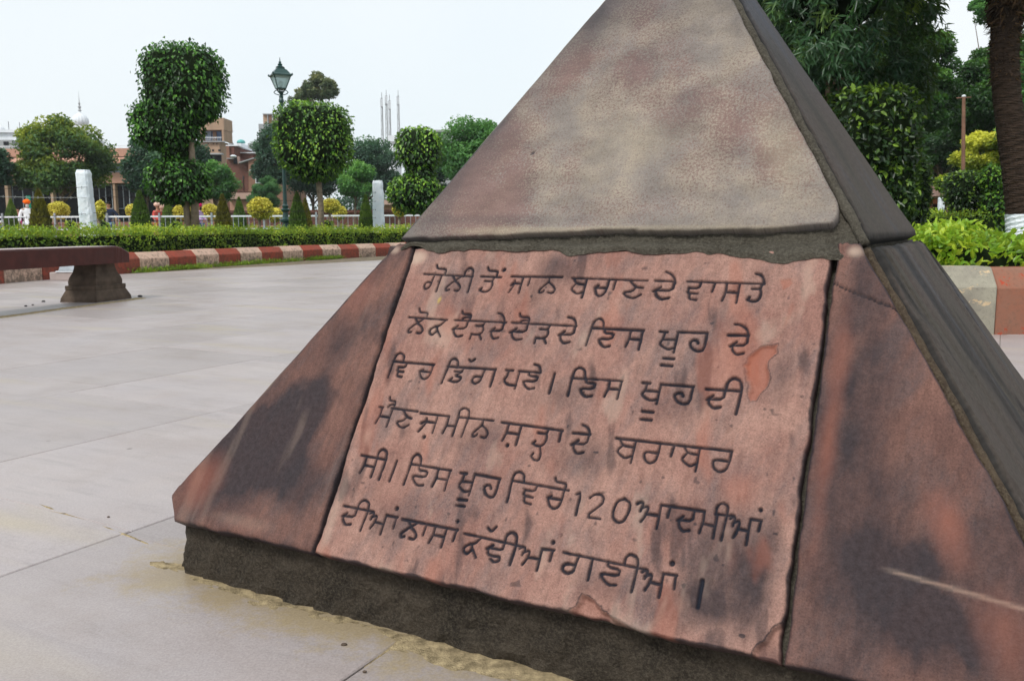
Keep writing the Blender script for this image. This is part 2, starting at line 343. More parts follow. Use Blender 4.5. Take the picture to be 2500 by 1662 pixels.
M['rope'] = mat_simple('silver_wire', (.45, .45, .45), .4, .6, .2, 30)
M['wood'] = mat_simple('pole_wood', (.20, .11, .075), .8, .2, .3, 6)

LEAF = {}
LEAF['ficus'] = mat_leaf('ficus_leaves', (.008, .035, .006), (.035, .13, .014), (.17, .42, .045), .18, .38, 1.6)
LEAF['ficus2'] = mat_leaf('ficus_leaves_bright', (.010, .045, .005), (.065, .19, .014), (.36, .60, .06), .22, .38, 1.4)
LEAF['darkshrub'] = mat_leaf('dark_shrub_leaves', (.012, .030, .012), (.035, .085, .022), (.28, .45, .045), .25, .30, 2.0)
LEAF['hedge'] = mat_leaf('hedge_leaves', (.02, .065, .006), (.15, .30, .02), (.60, .68, .06), .35, .45, 2.2)
LEAF['hedge_near'] = mat_leaf('near_hedge_leaves', (.04, .12, .01), (.22, .42, .03), (.62, .72, .07), .35, .4, 3.0)
M['core_gold'] = mat_simple('golden_filler', (.22, .18, .02), .95, .05, .3, 6)  # solid filler, yellow so gaps between golden leaves stay bright
LEAF['gold'] = mat_leaf('golden_leaves', (.40, .36, .04), (.75, .68, .09), (.95, .88, .20), .3, .5, 2.5)
LEAF['thuja'] = mat_leaf('thuja_foliage', (.06, .06, .012), (.20, .19, .025), (.38, .31, .04), .2, .6, 1.6)
LEAF['thuja_green'] = mat_leaf('green_thuja_foliage', (.04, .08, .015), (.12, .22, .03), (.24, .34, .05), .2, .6, 1.6)
LEAF['treeA'] = mat_leaf('rain_tree_leaves', (.015, .055, .018), (.07, .17, .04), (.36, .42, .04), .35, .5, .35)
LEAF['treeB'] = mat_leaf('bluegreen_tree_leaves', (.018, .055, .035), (.045, .12, .065), (.12, .24, .09), .3, .5, .3)
LEAF['treeC'] = mat_leaf('fresh_tree_leaves', (.03, .11, .03), (.10, .28, .06), (.24, .46, .09), .35, .5, .3)
LEAF['treeD'] = mat_leaf('deep_green_tree_leaves', (.010, .040, .010), (.035, .11, .02), (.16, .34, .04), .35, .4, .5)  # deep green leaf colours
LEAF['treeE'] = mat_leaf('olive_tree_leaves', (.04, .09, .045), (.14, .19, .08), (.36, .32, .10), .3, .5, .4)
LEAF['mast'] = mat_leaf('mast_tree_leaves', (.012, .045, .02), (.045, .12, .04), (.30, .42, .04), .25, .35, .8)
LEAF['yellow'] = mat_leaf('yellow_tree_leaves', (.16, .22, .02), (.60, .62, .07), (.92, .90, .14), .35, .5, .8)
LEAF['pine'] = mat_leaf('pine_needles', (.04, .12, .05), (.09, .24, .08), (.18, .36, .10), .25, .6, .8)

# ------------------------------------------------------------------ the monument frame
YAW = -0.51339
EX = np.array([math.cos(YAW), math.sin(YAW), 0]); GY = np.array([-math.sin(YAW), math.cos(YAW), 0]); ZZ = np.array([0, 0, 1.0])
PC = np.array([0.33689, 1.74685, 0]); A0, A1, HH, Z0, Z1 = .71109, .39720, 1.20086, .09745, .57174
def sidev(k):
    return [(EX, GY), (GY, -EX), (-EX, -GY), (-GY, EX)][k]      # (along, inward)
def frame(k, tier):
    e, g = sidev(k)
    if tier == 0: o = PC - e * A0 - g * A0 + ZZ * Z0; wv = g * (A0 - A1) + ZZ * (Z1 - Z0)
    else: o = PC - e * A1 - g * A1 + ZZ * Z1; wv = g * A1 + ZZ * (HH - Z1)
    L = np.linalg.norm(wv); wv = wv / L; n = np.cross(e, wv)
    return o, e, wv, n, L
FRL = frame(0, 0)[4]; FRU = frame(0, 1)[4]

mon = empty('stone_marker', PC, label='large red sandstone pyramid marker with carved black lettering, filling the foreground', cat='monument')

def slab(name, k, tier, left, right, bot, top, mat, parent, res=.01, hfun=None, afun=None, proud=.012, thick=.03, edge=.006, jit=.002, seed=0, rnd=.004, grime_shade=.8):
    """a stone slab lying on face k; left(t)/right(t) give s, bot(u)/top(u) give t"""
    o, e, wv, n, L = frame(k, tier)
    tm = .5 * (bot(np.array([.5]))[0] + top(np.array([.5]))[0])
    wid = abs(right(np.array([0.03]))[0] - left(np.array([0.03]))[0]); hei = abs(top(np.array([.5]))[0] - bot(np.array([.5]))[0])
    nu = max(8, int(wid / res)); nv = max(8, int(hei / res))
    u = np.linspace(0, 1, nu + 1); v = np.linspace(0, 1, nv + 1); Ug, Vg = np.meshgrid(u, v)
    tb = bot(Ug); tt = top(Ug)
    tb = tb + (fbm(Ug * wid * 28, Ug * 0 + seed, seed) - .5) * jit * 3; tt = tt + (fbm(Ug * wid * 28, Ug * 0 + seed + 3.3, seed + 5) - .5) * jit * 3
    T = tb + (tt - tb) * Vg
    lf = left(T) + (fbm(T * 28, T * 0 + seed + 7.7, seed + 9) - .5) * jit * 3; rt = right(T) + (fbm(T * 28, T * 0 + seed + 9.1, seed + 11) - .5) * jit * 3
    S = lf + (rt - lf) * Ug
    dedge = np.minimum(np.minimum(Ug * np.abs(rt - lf), (1 - Ug) * np.abs(rt - lf)), np.minimum(Vg * (tt - tb), (1 - Vg) * (tt - tb)))
    h = np.full_like(S, proud) - rnd * (1 - sstep(0, edge, dedge)) ** 2
    h += (fbm(S * 9, T * 9, seed + 20, 3) - .5) * .003 + (fbm(S * 60, T * 60, seed + 30, 3) - .5) * .0007
    if hfun is not None: h += hfun(S, T)
    P = o + S[..., None] * e + T[..., None] * wv + h[..., None] * n
    V = P.reshape(-1, 3); W1 = nu + 1
    idx = np.arange((nv + 1) * W1).reshape(nv + 1, W1)
    Fq = np.stack([idx[:-1, :-1], idx[:-1, 1:], idx[1:, 1:], idx[1:, :-1]], -1).reshape(-1, 4)
    rim = np.concatenate([idx[0, :], idx[1:, -1], idx[-1, -2::-1], idx[-2:0:-1, 0]])
    low = V[rim] - n * (h.reshape(-1)[rim] + (thick - proud))[:, None]
    b = len(V); V = np.concatenate([V, low]); m = len(rim); r2 = np.roll(np.arange(m), -1)
    Fs = np.stack([rim[r2], rim, b + np.arange(m), b + r2], -1); Fq = np.concatenate([Fq, Fs])
    fs = np.stack([S + k * 3.1 + tier * 1.7, T + seed, S * 0], -1).reshape(-1, 3); fs = np.concatenate([fs, fs[rim]])
    at_ = {'fs': fs}; z = np.zeros(S.shape)
    d = afun(S, T) if afun else {}
    for nm in ('ink', 'stain_shade', 'pale', 'rust', 'yel'):
        q = d.get(nm, z) + z
        if nm == 'stain_shade': q = q + grime_shade * (1 - sstep(.0, .0035, dedge + (fbm(S * 50, T * 50, seed + 60) - .5) * .004))  # joint grime and the gap's shade, both painted along the slab edge
        q = np.clip(q, 0, 1).reshape(-1); at_[nm] = np.concatenate([q, q[rim] * 0 + (1.0 if nm == 'stain_shade' else 0.0)])  # side walls coloured fully dark, standing in for shade in the joints
    return mk(name, V, Fq, mat, parent, attrs=at_, smooth=True)

# carved letters: strokes in face coordinates (1/2000 m); 0 line, 1 heavy line, 2 dot
STROKES = "0:795,1005 1000,1000;0:1031,1001 1110,1000;0:1147,1004 1333,1006;0:1369,1004 1622,1002;0:1645,1002 1708,1001;0:1745,1002 1971,1001;0:842,1004 839,973 838,954 826,944 814,952 814,966 822,973 839,973;0:871,1003 871,938;0:882,1005 883,1022 877,1027 848,1028 841,1033 837,1042;0:916,1002 933,983;0:952,998 933,983 919,968 905,953 908,942 922,946;0:934,980 952,970 964,955 959,942 943,944;0:962,999 963,1022 975,1035 992,1026 996,1000 999,939;0:1083,1001 1080,983 1050,984;0:1080,983 1085,970 1083,954 1073,943 1057,942 1041,949;0:1041,949 1048,956;0:1089,1004 1090,1019 1085,1024 1057,1024 1050,1029 1046,1037;2:1111,1029;0:1192,1005 1192,943;0:1155,970 1162,981 1173,979 1192,978;0:1165,989 1166,977 1162,961 1155,943;0:1219,1004 1218,972;0:1288,1005 1290,987 1276,971 1263,956 1266,946 1279,950 1281,956;0:1291,986 1308,975 1320,960 1314,947 1298,949;0:1374,1004 1387,985 1418,982;0:1387,985 1374,965 1388,954 1402,947 1419,959;0:1419,1003 1419,936;0:1494,1003 1495,975 1491,951 1478,941 1464,949 1454,972;0:1454,972 1464,980;0:1459,972 1494,972;0:1518,1001 1517,968;0:1563,1002 1587,980 1613,976;0:1588,980 1582,965 1550,958 1568,944 1591,939 1610,953;0:1706,1001 1706,970 1656,970;0:1668,981 1647,966;0:1653,970 1658,952 1677,939 1700,945;0:1710,994 1703,1014 1689,1028 1673,1034;0:1787,1002 1785,981 1754,981;0:1755,981 1753,964 1784,963;0:1759,963 1762,944 1784,942;0:1829,1001 1825,970;0:1863,1002 1865,971 1859,943;0:1864,971 1901,971;0:1901,1001 1901,937;0:1964,1001 1962,984 1938,984;0:1962,984 1966,970 1964,955 1957,944 1944,943 1931,949;0:1931,949 1936,957;0:1969,1001 1965,1020 1956,1031 1942,1034;0:798,833 955,831;0:984,832 1180,834;0:1201,835 1428,835;0:1483,832 1646,833;0:1696,833 1720,832;0:1750,834 1837,837;0:1897,834 1953,836;0:823,833 840,815;0:860,829 840,815 826,800 812,785 816,775 829,779;0:841,812 860,802 872,787 867,775 851,777;0:869,832 870,848 865,854 838,854 832,859 828,868;0:950,831 935,810 915,804 898,790 904,775 917,773 928,788 925,801 917,806;0:928,792 950,768;0:1037,833 1037,803 994,801;0:1004,812 986,798;0:991,801 995,785 1012,772 1032,778;0:1041,833 1042,848 1037,856 1012,856 1005,860 1002,867;0:1012,837 1018,844 1039,847;0:1103,833 1098,816 1071,816;0:1098,816 1105,803 1101,790 1085,784 1064,786;0:1065,786 1064,767;0:1094,785 1106,769;0:1172,834 1172,804 1137,802;0:1145,813 1131,799;0:1135,802 1138,786 1151,773 1168,779;0:1174,833 1166,852 1155,863 1140,866;0:1258,835 1258,805 1212,804;0:1223,815 1204,800;0:1210,804 1214,787 1231,774 1252,780;0:1258,834 1259,850 1254,857 1230,857 1223,861 1220,868;0:1230,838 1235,845 1256,848;0:1337,835 1333,818 1306,818;0:1333,818 1339,805 1335,792 1319,786 1300,788;0:1300,788 1300,769;0:1328,787 1340,771;0:1424,835 1424,805 1384,804;0:1393,815 1376,801;0:1381,804 1385,787 1400,774 1419,780;0:1426,835 1419,853 1408,863 1391,865;0:1476,772 1479,832 1482,855 1497,867 1513,857 1517,832;0:1521,833 1525,818 1555,818 1552,799 1510,798 1519,782 1535,770 1552,775;0:1606,833 1608,803 1602,776;0:1607,803 1644,803;0:1644,833 1644,771;0:1712,833 1711,809 1703,794 1717,783 1733,777 1750,784;0:1712,808 1750,809;0:1751,834 1751,769;0:1724,749 1756,749;0:1723,727 1755,727;0:1836,837 1836,783 1819,777 1801,785 1792,801 1798,811 1810,812 1816,803;0:1952,836 1952,806 1915,803;0:1924,814 1908,800;0:1913,803 1916,787 1930,774 1948,781;0:1953,836 1946,855 1927,868 1910,869;0:797,665 962,666;0:1014,665 1193,669;0:1230,670 1254,671;0:1275,671 1349,671;0:1457,662 1619,667;0:1680,668 1702,668;0:1734,668 1829,669;0:1866,665 1961,669;0:799,604 799,664 802,690 816,699 834,689 838,665;0:855,666 853,647 825,647;0:826,647 824,632 852,631;0:830,631 832,614 852,613;0:959,666 960,641 956,620 942,611 926,618 914,639;0:914,639 926,645;0:920,639 959,639;0:1012,605 1017,665 1018,688 1031,696 1048,686 1050,664;0:1077,666 1073,651 1046,650;0:1073,651 1051,636 1077,633 1073,618 1055,614 1036,617;0:1036,617 1045,626;0:1085,696 1095,688 1106,697;0:1155,668 1151,640 1149,624 1134,614 1120,621 1120,633 1129,640 1151,640;0:1191,669 1191,611;0:1239,670 1239,649 1232,635 1246,623 1278,623;0:1278,671 1278,612;0:1310,671 1314,658 1346,658 1343,641 1298,640 1308,625 1324,614 1343,619;0:1350,672 1344,687 1335,696 1321,697;0:1398,672 1398,607;0:1460,605 1459,663 1461,689 1475,700 1494,691 1500,665;0:1504,664 1508,651 1537,652 1535,634 1493,632 1502,617 1517,607 1535,612;0:1579,666 1581,639 1575,614;0:1580,639 1616,640;0:1616,667 1616,610;0:1694,668 1693,646 1684,632 1699,621 1715,616 1733,621;0:1694,645 1733,645;0:1734,668 1734,608;0:1699,581 1730,581;0:1699,557 1730,558;0:1827,669 1827,620 1809,614 1789,622 1779,637 1786,645 1799,647 1805,638;0:1917,668 1917,640 1879,637;0:1888,648 1872,634;0:1877,637 1880,622 1895,611 1913,617;0:1918,668 1920,692 1935,706 1955,698 1962,671 1958,601;0:807,500 823,500;0:856,501 959,500;0:972,496 1077,498;0:1112,499 1240,501;0:1268,499 1473,496;0:819,500 821,470 814,443;0:820,469 861,469;0:861,501 861,437;0:863,500 864,517 860,526 841,526 836,531 834,538;0:841,503 845,512 862,515;0:903,500 924,478 946,474;0:925,478 919,464 892,457 907,443 927,439 944,452;0:1038,497 1038,437;0:986,463 997,473 1012,471 1038,471;0:1001,481 1002,469 997,454 986,436;2:1014,420;0:1079,498 1080,468 1075,441;0:1079,467 1112,468;0:1112,499 1112,436;0:1112,499 1110,522 1126,532 1145,524 1149,501 1145,436;0:1203,501 1205,482 1192,467 1180,452 1183,442 1195,446 1197,452;0:1206,481 1223,471 1234,456 1229,443 1213,445;0:1293,499 1295,469 1288,442;0:1294,469 1337,468;0:1337,498 1337,435;2:1310,430;0:1428,496 1425,480 1398,480;0:1425,480 1430,466 1428,451 1419,441 1404,440 1389,446;0:1389,446 1396,454;0:1415,440 1425,415 1422,397 1407,397 1395,407 1401,416;0:1469,495 1470,463;0:1507,493 1560,495;0:1557,495 1557,465 1518,462;0:1528,473 1511,458;0:1516,462 1520,445 1534,433 1553,440;0:1559,494 1553,508 1544,517 1530,521;0:1641,493 1966,496;0:1651,493 1664,475 1698,473;0:1664,475 1651,456 1665,445 1681,438 1699,450;0:1699,494 1699,427;0:1770,494 1770,464 1766,441 1750,433 1735,443 1730,459 1738,466 1770,465;0:1809,492 1806,462;0:1836,495 1849,477 1880,475;0:1849,477 1836,457 1850,447 1864,440 1880,452;0:1880,495 1880,429;0:1965,496 1965,466 1960,443 1943,434 1926,444 1921,461 1929,468 1965,467;0:804,331 903,329;0:826,331 828,301 821,274;0:827,301 868,300;0:868,330 868,267;0:867,328 866,350 877,363 896,355 903,328 901,264;0:944,331 941,265;0:996,262 997,326 996,351 1009,364 1027,355 1033,331;0:996,329 1146,328;0:1029,329 1033,314 1067,314 1065,295 1016,294 1027,278 1044,266 1065,270;0:1101,328 1103,298 1097,271;0:1102,298 1144,298;0:1144,328 1144,265;0:1180,326 1203,326;0:1195,327 1194,303 1186,287 1200,276 1214,271 1230,277;0:1195,301 1230,303;0:1231,328 1231,263;0:1231,328 1318,326;0:1316,326 1316,272 1300,267 1282,276 1273,293 1280,302 1291,303 1297,294;0:1198,246 1230,248;0:1198,227 1229,229;0:1360,263 1357,326 1359,348 1373,357 1390,350 1396,328;0:1358,327 1539,324;0:1440,326 1437,306 1405,306;0:1406,306 1404,290 1436,288;0:1410,288 1413,270 1436,268;0:1525,325 1526,298 1522,274 1508,265 1492,273 1481,295;0:1481,295 1492,302;0:1486,295 1525,295;0:1527,324 1527,338 1523,343 1499,343 1492,347 1489,355;0:1565,317 1576,324 1578,260;0:1606,313 1617,325 1634,329 1647,319 1645,301 1606,260 1650,261;0:1706,326 1723,317 1725,292 1716,265 1701,259 1685,268 1680,289 1687,317 1706,326;0:1743,318 1751,325 1760,322 1755,300;0:1755,307 1771,316 1776,310 1771,286 1763,272;0:1773,295 1809,296;0:1809,325 1809,261;0:1808,325 1924,326;0:1833,322 1832,295;0:1898,326 1898,296 1865,294;0:1873,305 1859,291;0:1863,294 1866,278 1878,265 1894,271;0:1924,326 1926,296 1921,269;0:1925,294 1958,293;0:1958,324 1958,262;0:1954,323 1953,343 1965,356 1982,350 1982,325 1979,260;0:1953,324 2000,327;0:1992,319 1998,326 2004,323 2001,301;0:2001,308 2013,317 2017,311 2013,287 2007,272;0:2015,296 2042,295;0:2042,325 2042,260;0:2042,325 2069,326;0:2068,326 2066,299;2:2063,352;0:803,163 921,163;0:858,163 858,135 817,134;0:827,144 810,131;0:815,134 818,119 834,107 853,112;0:858,162 860,182 874,194 895,186 900,162 896,99;0:909,156 917,162 925,159 920,139;0:920,146 935,153 940,148 935,126 928,112;0:938,134 971,132;0:971,160 971,101;0:971,160 1012,160;0:1009,160 1010,125;2:1000,186;0:1030,158 1229,158;0:1052,158 1068,142;0:1086,155 1068,142 1054,128 1041,114 1045,105 1057,109;0:1069,139 1086,131 1098,117 1093,106 1077,107;0:1119,158 1119,124;0:1151,158 1153,131 1146,106;0:1152,131 1191,131;0:1191,158 1191,101;0:1225,157 1224,125;2:1220,182;0:1254,152 1441,148;0:1311,150 1298,131 1280,126 1265,113 1270,99 1282,98 1292,111 1289,123 1282,128;0:1292,115 1311,93;0:1323,181 1338,171 1350,188;0:1388,149 1388,127 1345,127;0:1355,136 1338,123;0:1343,125 1345,108 1363,106 1383,109 1386,97 1371,90 1358,97;0:1388,150 1389,171 1403,182 1420,174 1425,150 1421,93;0:1438,141 1446,148 1455,146 1450,125;0:1450,132 1466,141 1471,136 1466,114 1458,100;0:1469,122 1505,124;0:1505,152 1505,93;0:1505,152 1541,155;0:1537,154 1536,125;2:1533,175;0:1568,154 1798,152;0:1615,154 1611,127 1609,110 1593,101 1577,108 1577,120 1587,127 1611,127;0:1655,153 1655,96;0:1698,153 1702,140 1737,139 1734,122 1685,121 1695,106 1714,95 1734,99;0:1744,155 1744,173 1755,184 1776,178 1781,157 1778,90;0:1795,145 1802,152 1809,149 1805,129;0:1805,135 1818,143 1823,138 1818,116 1812,102;0:1821,124 1851,123;0:1851,151 1851,91;0:1850,151 1886,153;0:1883,153 1885,119;2:1868,180;1:1952,152 1953,87"
def parse():
    segs = []
    for it in STROKES.split(';'):
        kd, ps = it.split(':'); kd = int(kd); P = [tuple(int(q) / 2000 for q in p.split(',')) for p in ps.split(' ')]
        r = {0: .00175, 1: .0028, 2: .0032}[kd]
        if kd == 2: P = P * 2
        elif len(P) > 2:      # soften corners of curved strokes
            Q = [P[0]]
            for i in range(len(P) - 1):
                a_, b_ = P[i], P[i + 1]
                Q += [(a_[0] * .78 + b_[0] * .22, a_[1] * .78 + b_[1] * .22), (a_[0] * .22 + b_[0] * .78, a_[1] * .22 + b_[1] * .78)]
            P = Q + [P[-1]]
        rv = random.uniform(.82, 1.2)
        for a_, b_ in zip(P[:-1], P[1:]): segs.append((a_[0], a_[1], b_[0], b_[1], r * rv * random.uniform(.9, 1.1)))
    return segs
SEGS = parse()
def letter_dist(S, T):
    """distance to nearest stroke minus its radius, on a regular-ish grid"""
    D = np.full(S.shape, 1.0)
    s0 = S.mean(0); t0 = T.mean(1)
    for x0, y0, x1, y1, r in SEGS:
        m = .009
        c = np.where((S.min(0) < max(x0, x1) + m) & (S.max(0) > min(x0, x1) - m))[0]; q = np.where((T.min(1) < max(y0, y1) + m) & (T.max(1) > min(y0, y1) - m))[0]
        if len(c) == 0 or len(q) == 0: continue
        sl_ = (slice(q[0], q[-1] + 1), slice(c[0], c[-1] + 1)); X = S[sl_]; Y = T[sl_]
        dx, dy = x1 - x0, y1 - y0; l2 = dx * dx + dy * dy + 1e-12
        t = np.clip(((X - x0) * dx + (Y - y0) * dy) / l2, 0, 1)
        d = np.hypot(X - x0 - t * dx, Y - y0 - t * dy) - r
        D[sl_] = np.minimum(D[sl_], d)
    return D
def blob(S, T, s, t, rs, rt, ang=0, pw=1.0, soft=.6, sd=0, fr=10):
    c_, s_ = math.cos(ang), math.sin(ang); x = ((S - s) * c_ + (T - t) * s_) / rs; y = (-(S - s) * s_ + (T - t) * c_) / rt
    r = np.sqrt(x * x + y * y) + (fbm(S * fr, T * fr, sd + 50) - .5) * .9
    return (1 - sstep(1 - soft * 1.25, 1.0 + soft * .45, r)) * pw * (.72 + .5 * fbm(S * 45 + T * 10, T * 12, sd + 55))

# spalled patches of the inscription slab, outlines in face coordinates
def poly_sd(S, T, P):
    """signed distance, negative inside"""
    D = np.full(S.shape, 9.0); ins = np.zeros(S.shape, bool); n = len(P)
    for i in range(n):
        x0, y0 = P[i]; x1, y1 = P[(i + 1) % n]; dx, dy = x1 - x0, y1 - y0
        t = np.clip(((S - x0) * dx + (T - y0) * dy) / (dx * dx + dy * dy), 0, 1); D = np.minimum(D, np.hypot(S - x0 - t * dx, T - y0 - t * dy))
        cnd = ((y0 > T) != (y1 > T)) & (S < (x1 - x0) * (T - y0) / (y1 - y0 + 1e-12) + x0); ins ^= cnd
    return np.where(ins, -D, D)
SP1 = [(.975, .372), (.985, .392), (.997, .403), (1.018, .409), (1.022, .392), (1.012, .380), (1.015, .345), (1.005, .322), (.995, .318), (.990, .335), (.985, .355)]
SP2 = [(1.003, .508), (1.022, .512), (1.026, .500), (1.014, .490), (1.008, .498)]
SP3 = [(.804, .000), (.818, .012), (.826, .029), (.836, .028), (.862, .016), (.898, .002), (.89, -.01), (.80, -.01)]
SP4 = [(1.045, .000), (1.058, .022), (1.066, .040), (1.082, .052), (1.09, .05), (1.09, -.01), (1.045, -.01)]
SP5 = [(1.028, .476), (1.036, .466), (1.03, .44), (1.018, .425), (1.022, .452)]
_c = {}
def spalls(S, T):
    k = (S.shape, float(S.sum()))
    if _c.get('k') != k:
        jx = (fbm(S * 70, T * 70, 3) - .5) * .010; jy = (fbm(S * 70, T * 70, 4) - .5) * .010
        _c['k'] = k; _c['v'] = [poly_sd(S + jx, T + jy, p) for p in (SP1, SP2, SP3, SP4, SP5)]; _c['L'] = letter_dist(S, T)
    return _c['v'], _c['L']
def panel_h(S, T):
    v, L = spalls(S, T)
    L = L + (fbm(S * 120, T * 120, 91, 3) - .5) * .0012; h = -.0052 * (1 - sstep(-.0018, .0016, L))
    for q, dp in zip(v, (.0045, .002, .008, .009, .0015)): h -= dp * (1 - sstep(-.006, .0006, q)) * (.6 + .8 * fbm(S * 40, T * 40, 8))
    h -= .0008 * sstep(.62, .85, fbm(S * 22, T * 10, 71))            # shallow flaked patches
    return h
def panel_a(S, T):
    v, L = spalls(S, T)
    L = L + (fbm(S * 120, T * 120, 91, 3) - .5) * .0012
    ink = (1 - sstep(-.0009, .0012, L)) * (.86 + .14 * fbm(S * 60, T * 60, 5)) 
    st = blob(S, T, 1.01, .085, .075, .085, .3, .72, .5, 1) + blob(S, T, .96, .04, .06, .04, 0, .45, .6, 2) + blob(S, T, .72, .30, .06, .03, .5, .32, .8, 3) \
        + blob(S, T, .78, .215, .05, .035, .2, .35, .8, 4) + blob(S, T, .66, .515, .045, .025, -.3, .5, .7, 5) + blob(S, T, .60, .22, .05, .03, .4, .35, .8, 6) \
        + blob(S, T, 1.03, .36, .02, .05, 0, .35, .7, 7) + blob(S, T, .85, .045, .07, .025, 0, .35, .8, 8) + blob(S, T, 1.05, .14, .02, .08, 0, .3, .8, 9) + blob(S, T, .9, .30, .05, .03, 0, .3, .8, 19) \
        + blob(S, T, .50, .07, .05, .03, 0, .3, .8, 29) + blob(S, T, .63, .47, .02, .05, -.4, .3, .8, 39)
    st = np.maximum(st, .55 * sstep(.64, .8, fbm(S * 30 + T * 6, T * 9, 33)))
    sp_ = sstep(.84, .90, fbm(S * 90, T * 90, 21, 2)) * .5
    edgeT = sstep(.52, .55, T) * .0
    rust = sum((1 - sstep(-.004, .001, q)) * a_ for q, a_ in zip(v, (.6, .45, .2, .1, .2))) + blob(S, T, 1.0, .20, .02, .03, .5, .35, .8, 11) + .35 * sstep(.62, .78, fbm(S * 20 + T * 4, T * 8, 37))
    pale = blob(S, T, .372, .535, .02, .014, 0, .8, .6, 12) + blob(S, T, .39, .04, .012, .10, 0, .35, .7, 13) + .3 * sstep(.66, .8, fbm(S * 25, T * 10, 44))
    rim = sum(.7 * (1 - sstep(0, .0012, np.abs(q))) for q in (v[0], v[2], v[3]))
    return dict(yel=.8 * blob(S, T, .449, .452, .005, .010, -.1, 1, .5, 77, 60), ink=ink, stain_shade=st + sp_ + rim, rust=rust, pale=pale)
YEL = None
JL = lambda t: .377 - .022 * (t / .56)
JR = lambda t: 1.083 - .010 * (t / .56)
cst = lambda c: (lambda u: u * 0 + c)
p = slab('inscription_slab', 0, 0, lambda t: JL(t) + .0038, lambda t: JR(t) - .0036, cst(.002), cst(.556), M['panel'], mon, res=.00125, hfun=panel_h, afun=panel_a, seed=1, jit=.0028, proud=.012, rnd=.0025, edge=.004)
p['label'] = 'carved slab of six lines of black lettering'
def left_a(S, T):
    st = blob(S, T, .16, .15, .095, .12, -.2, 1.15, .55, 60) + blob(S, T, .24, .20, .07, .11, -.3, .95, .6, 61) + blob(S, T, .27, .36, .035, .07, -.2, .55, .7, 62) + blob(S, T, .30, .10, .05, .05, 0, .6, .6, 63) + .4 * sstep(.55, .75, fbm(S * 18, T * 12, 64))
    return dict(stain_shade=st, rust=.4 * blob(S, T, .09, .08, .05, .06, 0, 1, .6, 65) + .25 * blob(S, T, .26, .47, .05, .06, 0, 1, .7, 66), pale=.12 * blob(S, T, .20, .025, .08, .012, 0, 1, .6, 67) + .6 * blob(S, T, .318, .55, .012, .01, 0, 1, .6, 69) + .12 * sstep(.6, .8, fbm(S * 40, T * 5, 68)))
def left_edge(t): return np.where(t > .062, .552 * t + .003, np.where(t > .041, .027 + (t - .041) * .4, .027 + (.041 - t) * .82))
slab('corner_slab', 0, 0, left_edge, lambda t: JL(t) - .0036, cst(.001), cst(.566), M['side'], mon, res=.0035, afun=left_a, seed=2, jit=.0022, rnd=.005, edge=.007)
def right_h(S, T):
    cr = np.abs(T - (.502 - (S - 1.081) * .44 + (fbm(S * 60, T * 0, 5) - .5) * .006)); m_ = (S < 1.16)
    return -.004 * (1 - sstep(.0006, .0022, cr)) * m_
def right_a(S, T):
    cr = np.abs(T - (.502 - (S - 1.081) * .44 + (fbm(S * 60, T * 0, 5) - .5) * .006))
    st = blob(S, T, 1.15, .20, .06, .10, .1, .65, .7, 80) + blob(S, T, 1.19, .10, .09, .08, 0, .68, .6, 81) + blob(S, T, 1.14, .35, .05, .09, 0, .55, .8, 82) + blob(S, T, 1.11, .48, .02, .05, 0, .4, .8, 83) + blob(S, T, 1.25, .05, .06, .05, 0, .5, .7, 85) + .45 * sstep(.5, .75, fbm(S * 16, T * 8, 84)) + .9 * (1 - sstep(.0004, .0016, cr)) * (S < 1.16)
    scr = np.abs(T - (.128 - (S - 1.19) * .12)); scr = .4 * (1 - sstep(.0003, .0042, scr)) * sstep(1.17, 1.20, S) * (.5 + .5 * fbm(S * 30, T * 9, 3))
    return dict(stain_shade=st * (1 - .7 * (scr > .2)), rust=.45 * blob(S, T, 1.24, .19, .025, .05, .4, 1, .7, 86) + .35 * blob(S, T, 1.10, .28, .015, .2, 0, 1, .8, 87) + .3 * blob(S, T, 1.3, .08, .03, .05, .3, 1, .7, 88),
                pale=scr + .8 * blob(S, T, 1.10, .555, .014, .012, 0, 1, .6, 89) )
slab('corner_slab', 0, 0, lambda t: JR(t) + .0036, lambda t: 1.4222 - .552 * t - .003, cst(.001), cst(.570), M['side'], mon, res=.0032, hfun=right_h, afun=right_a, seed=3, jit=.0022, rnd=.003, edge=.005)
def dark_a(S, T): return dict(stain_shade=.75 * sstep(.55, .75, fbm(S * 14, T * 5, 100)), pale=.45 * sstep(.6, .8, fbm(S * 10, T * 3, 101)))
def ridge_h(S, T): return .0035 * sstep(.5, .6, fbm(S * 16 + 3, T * 2, 7)) + .002 * fbm(S * 30, T * 6, 9)
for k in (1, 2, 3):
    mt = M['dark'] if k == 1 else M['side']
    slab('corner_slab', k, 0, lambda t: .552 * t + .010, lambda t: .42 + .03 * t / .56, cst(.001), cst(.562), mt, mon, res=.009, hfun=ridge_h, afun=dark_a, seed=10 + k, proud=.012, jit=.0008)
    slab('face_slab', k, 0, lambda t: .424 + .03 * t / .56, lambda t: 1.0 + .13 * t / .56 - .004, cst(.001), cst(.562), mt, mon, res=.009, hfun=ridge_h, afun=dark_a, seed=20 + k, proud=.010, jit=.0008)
    slab('corner_slab', k, 0, lambda t: np.minimum(1.0 + .13 * t / .56 + .004, 1.4222 - .552 * t - .016), (lambda t: 1.4222 - .552 * t - .010 - np.where(t < .06, .012 + np.clip(.045 - t, 0, 1) * .9, 0)) if k == 3 else (lambda t: 1.4222 - .552 * t - .010), cst(.001), cst(.562), mt, mon, res=.012, afun=dark_a, seed=30 + k, proud=.014, jit=.0008)
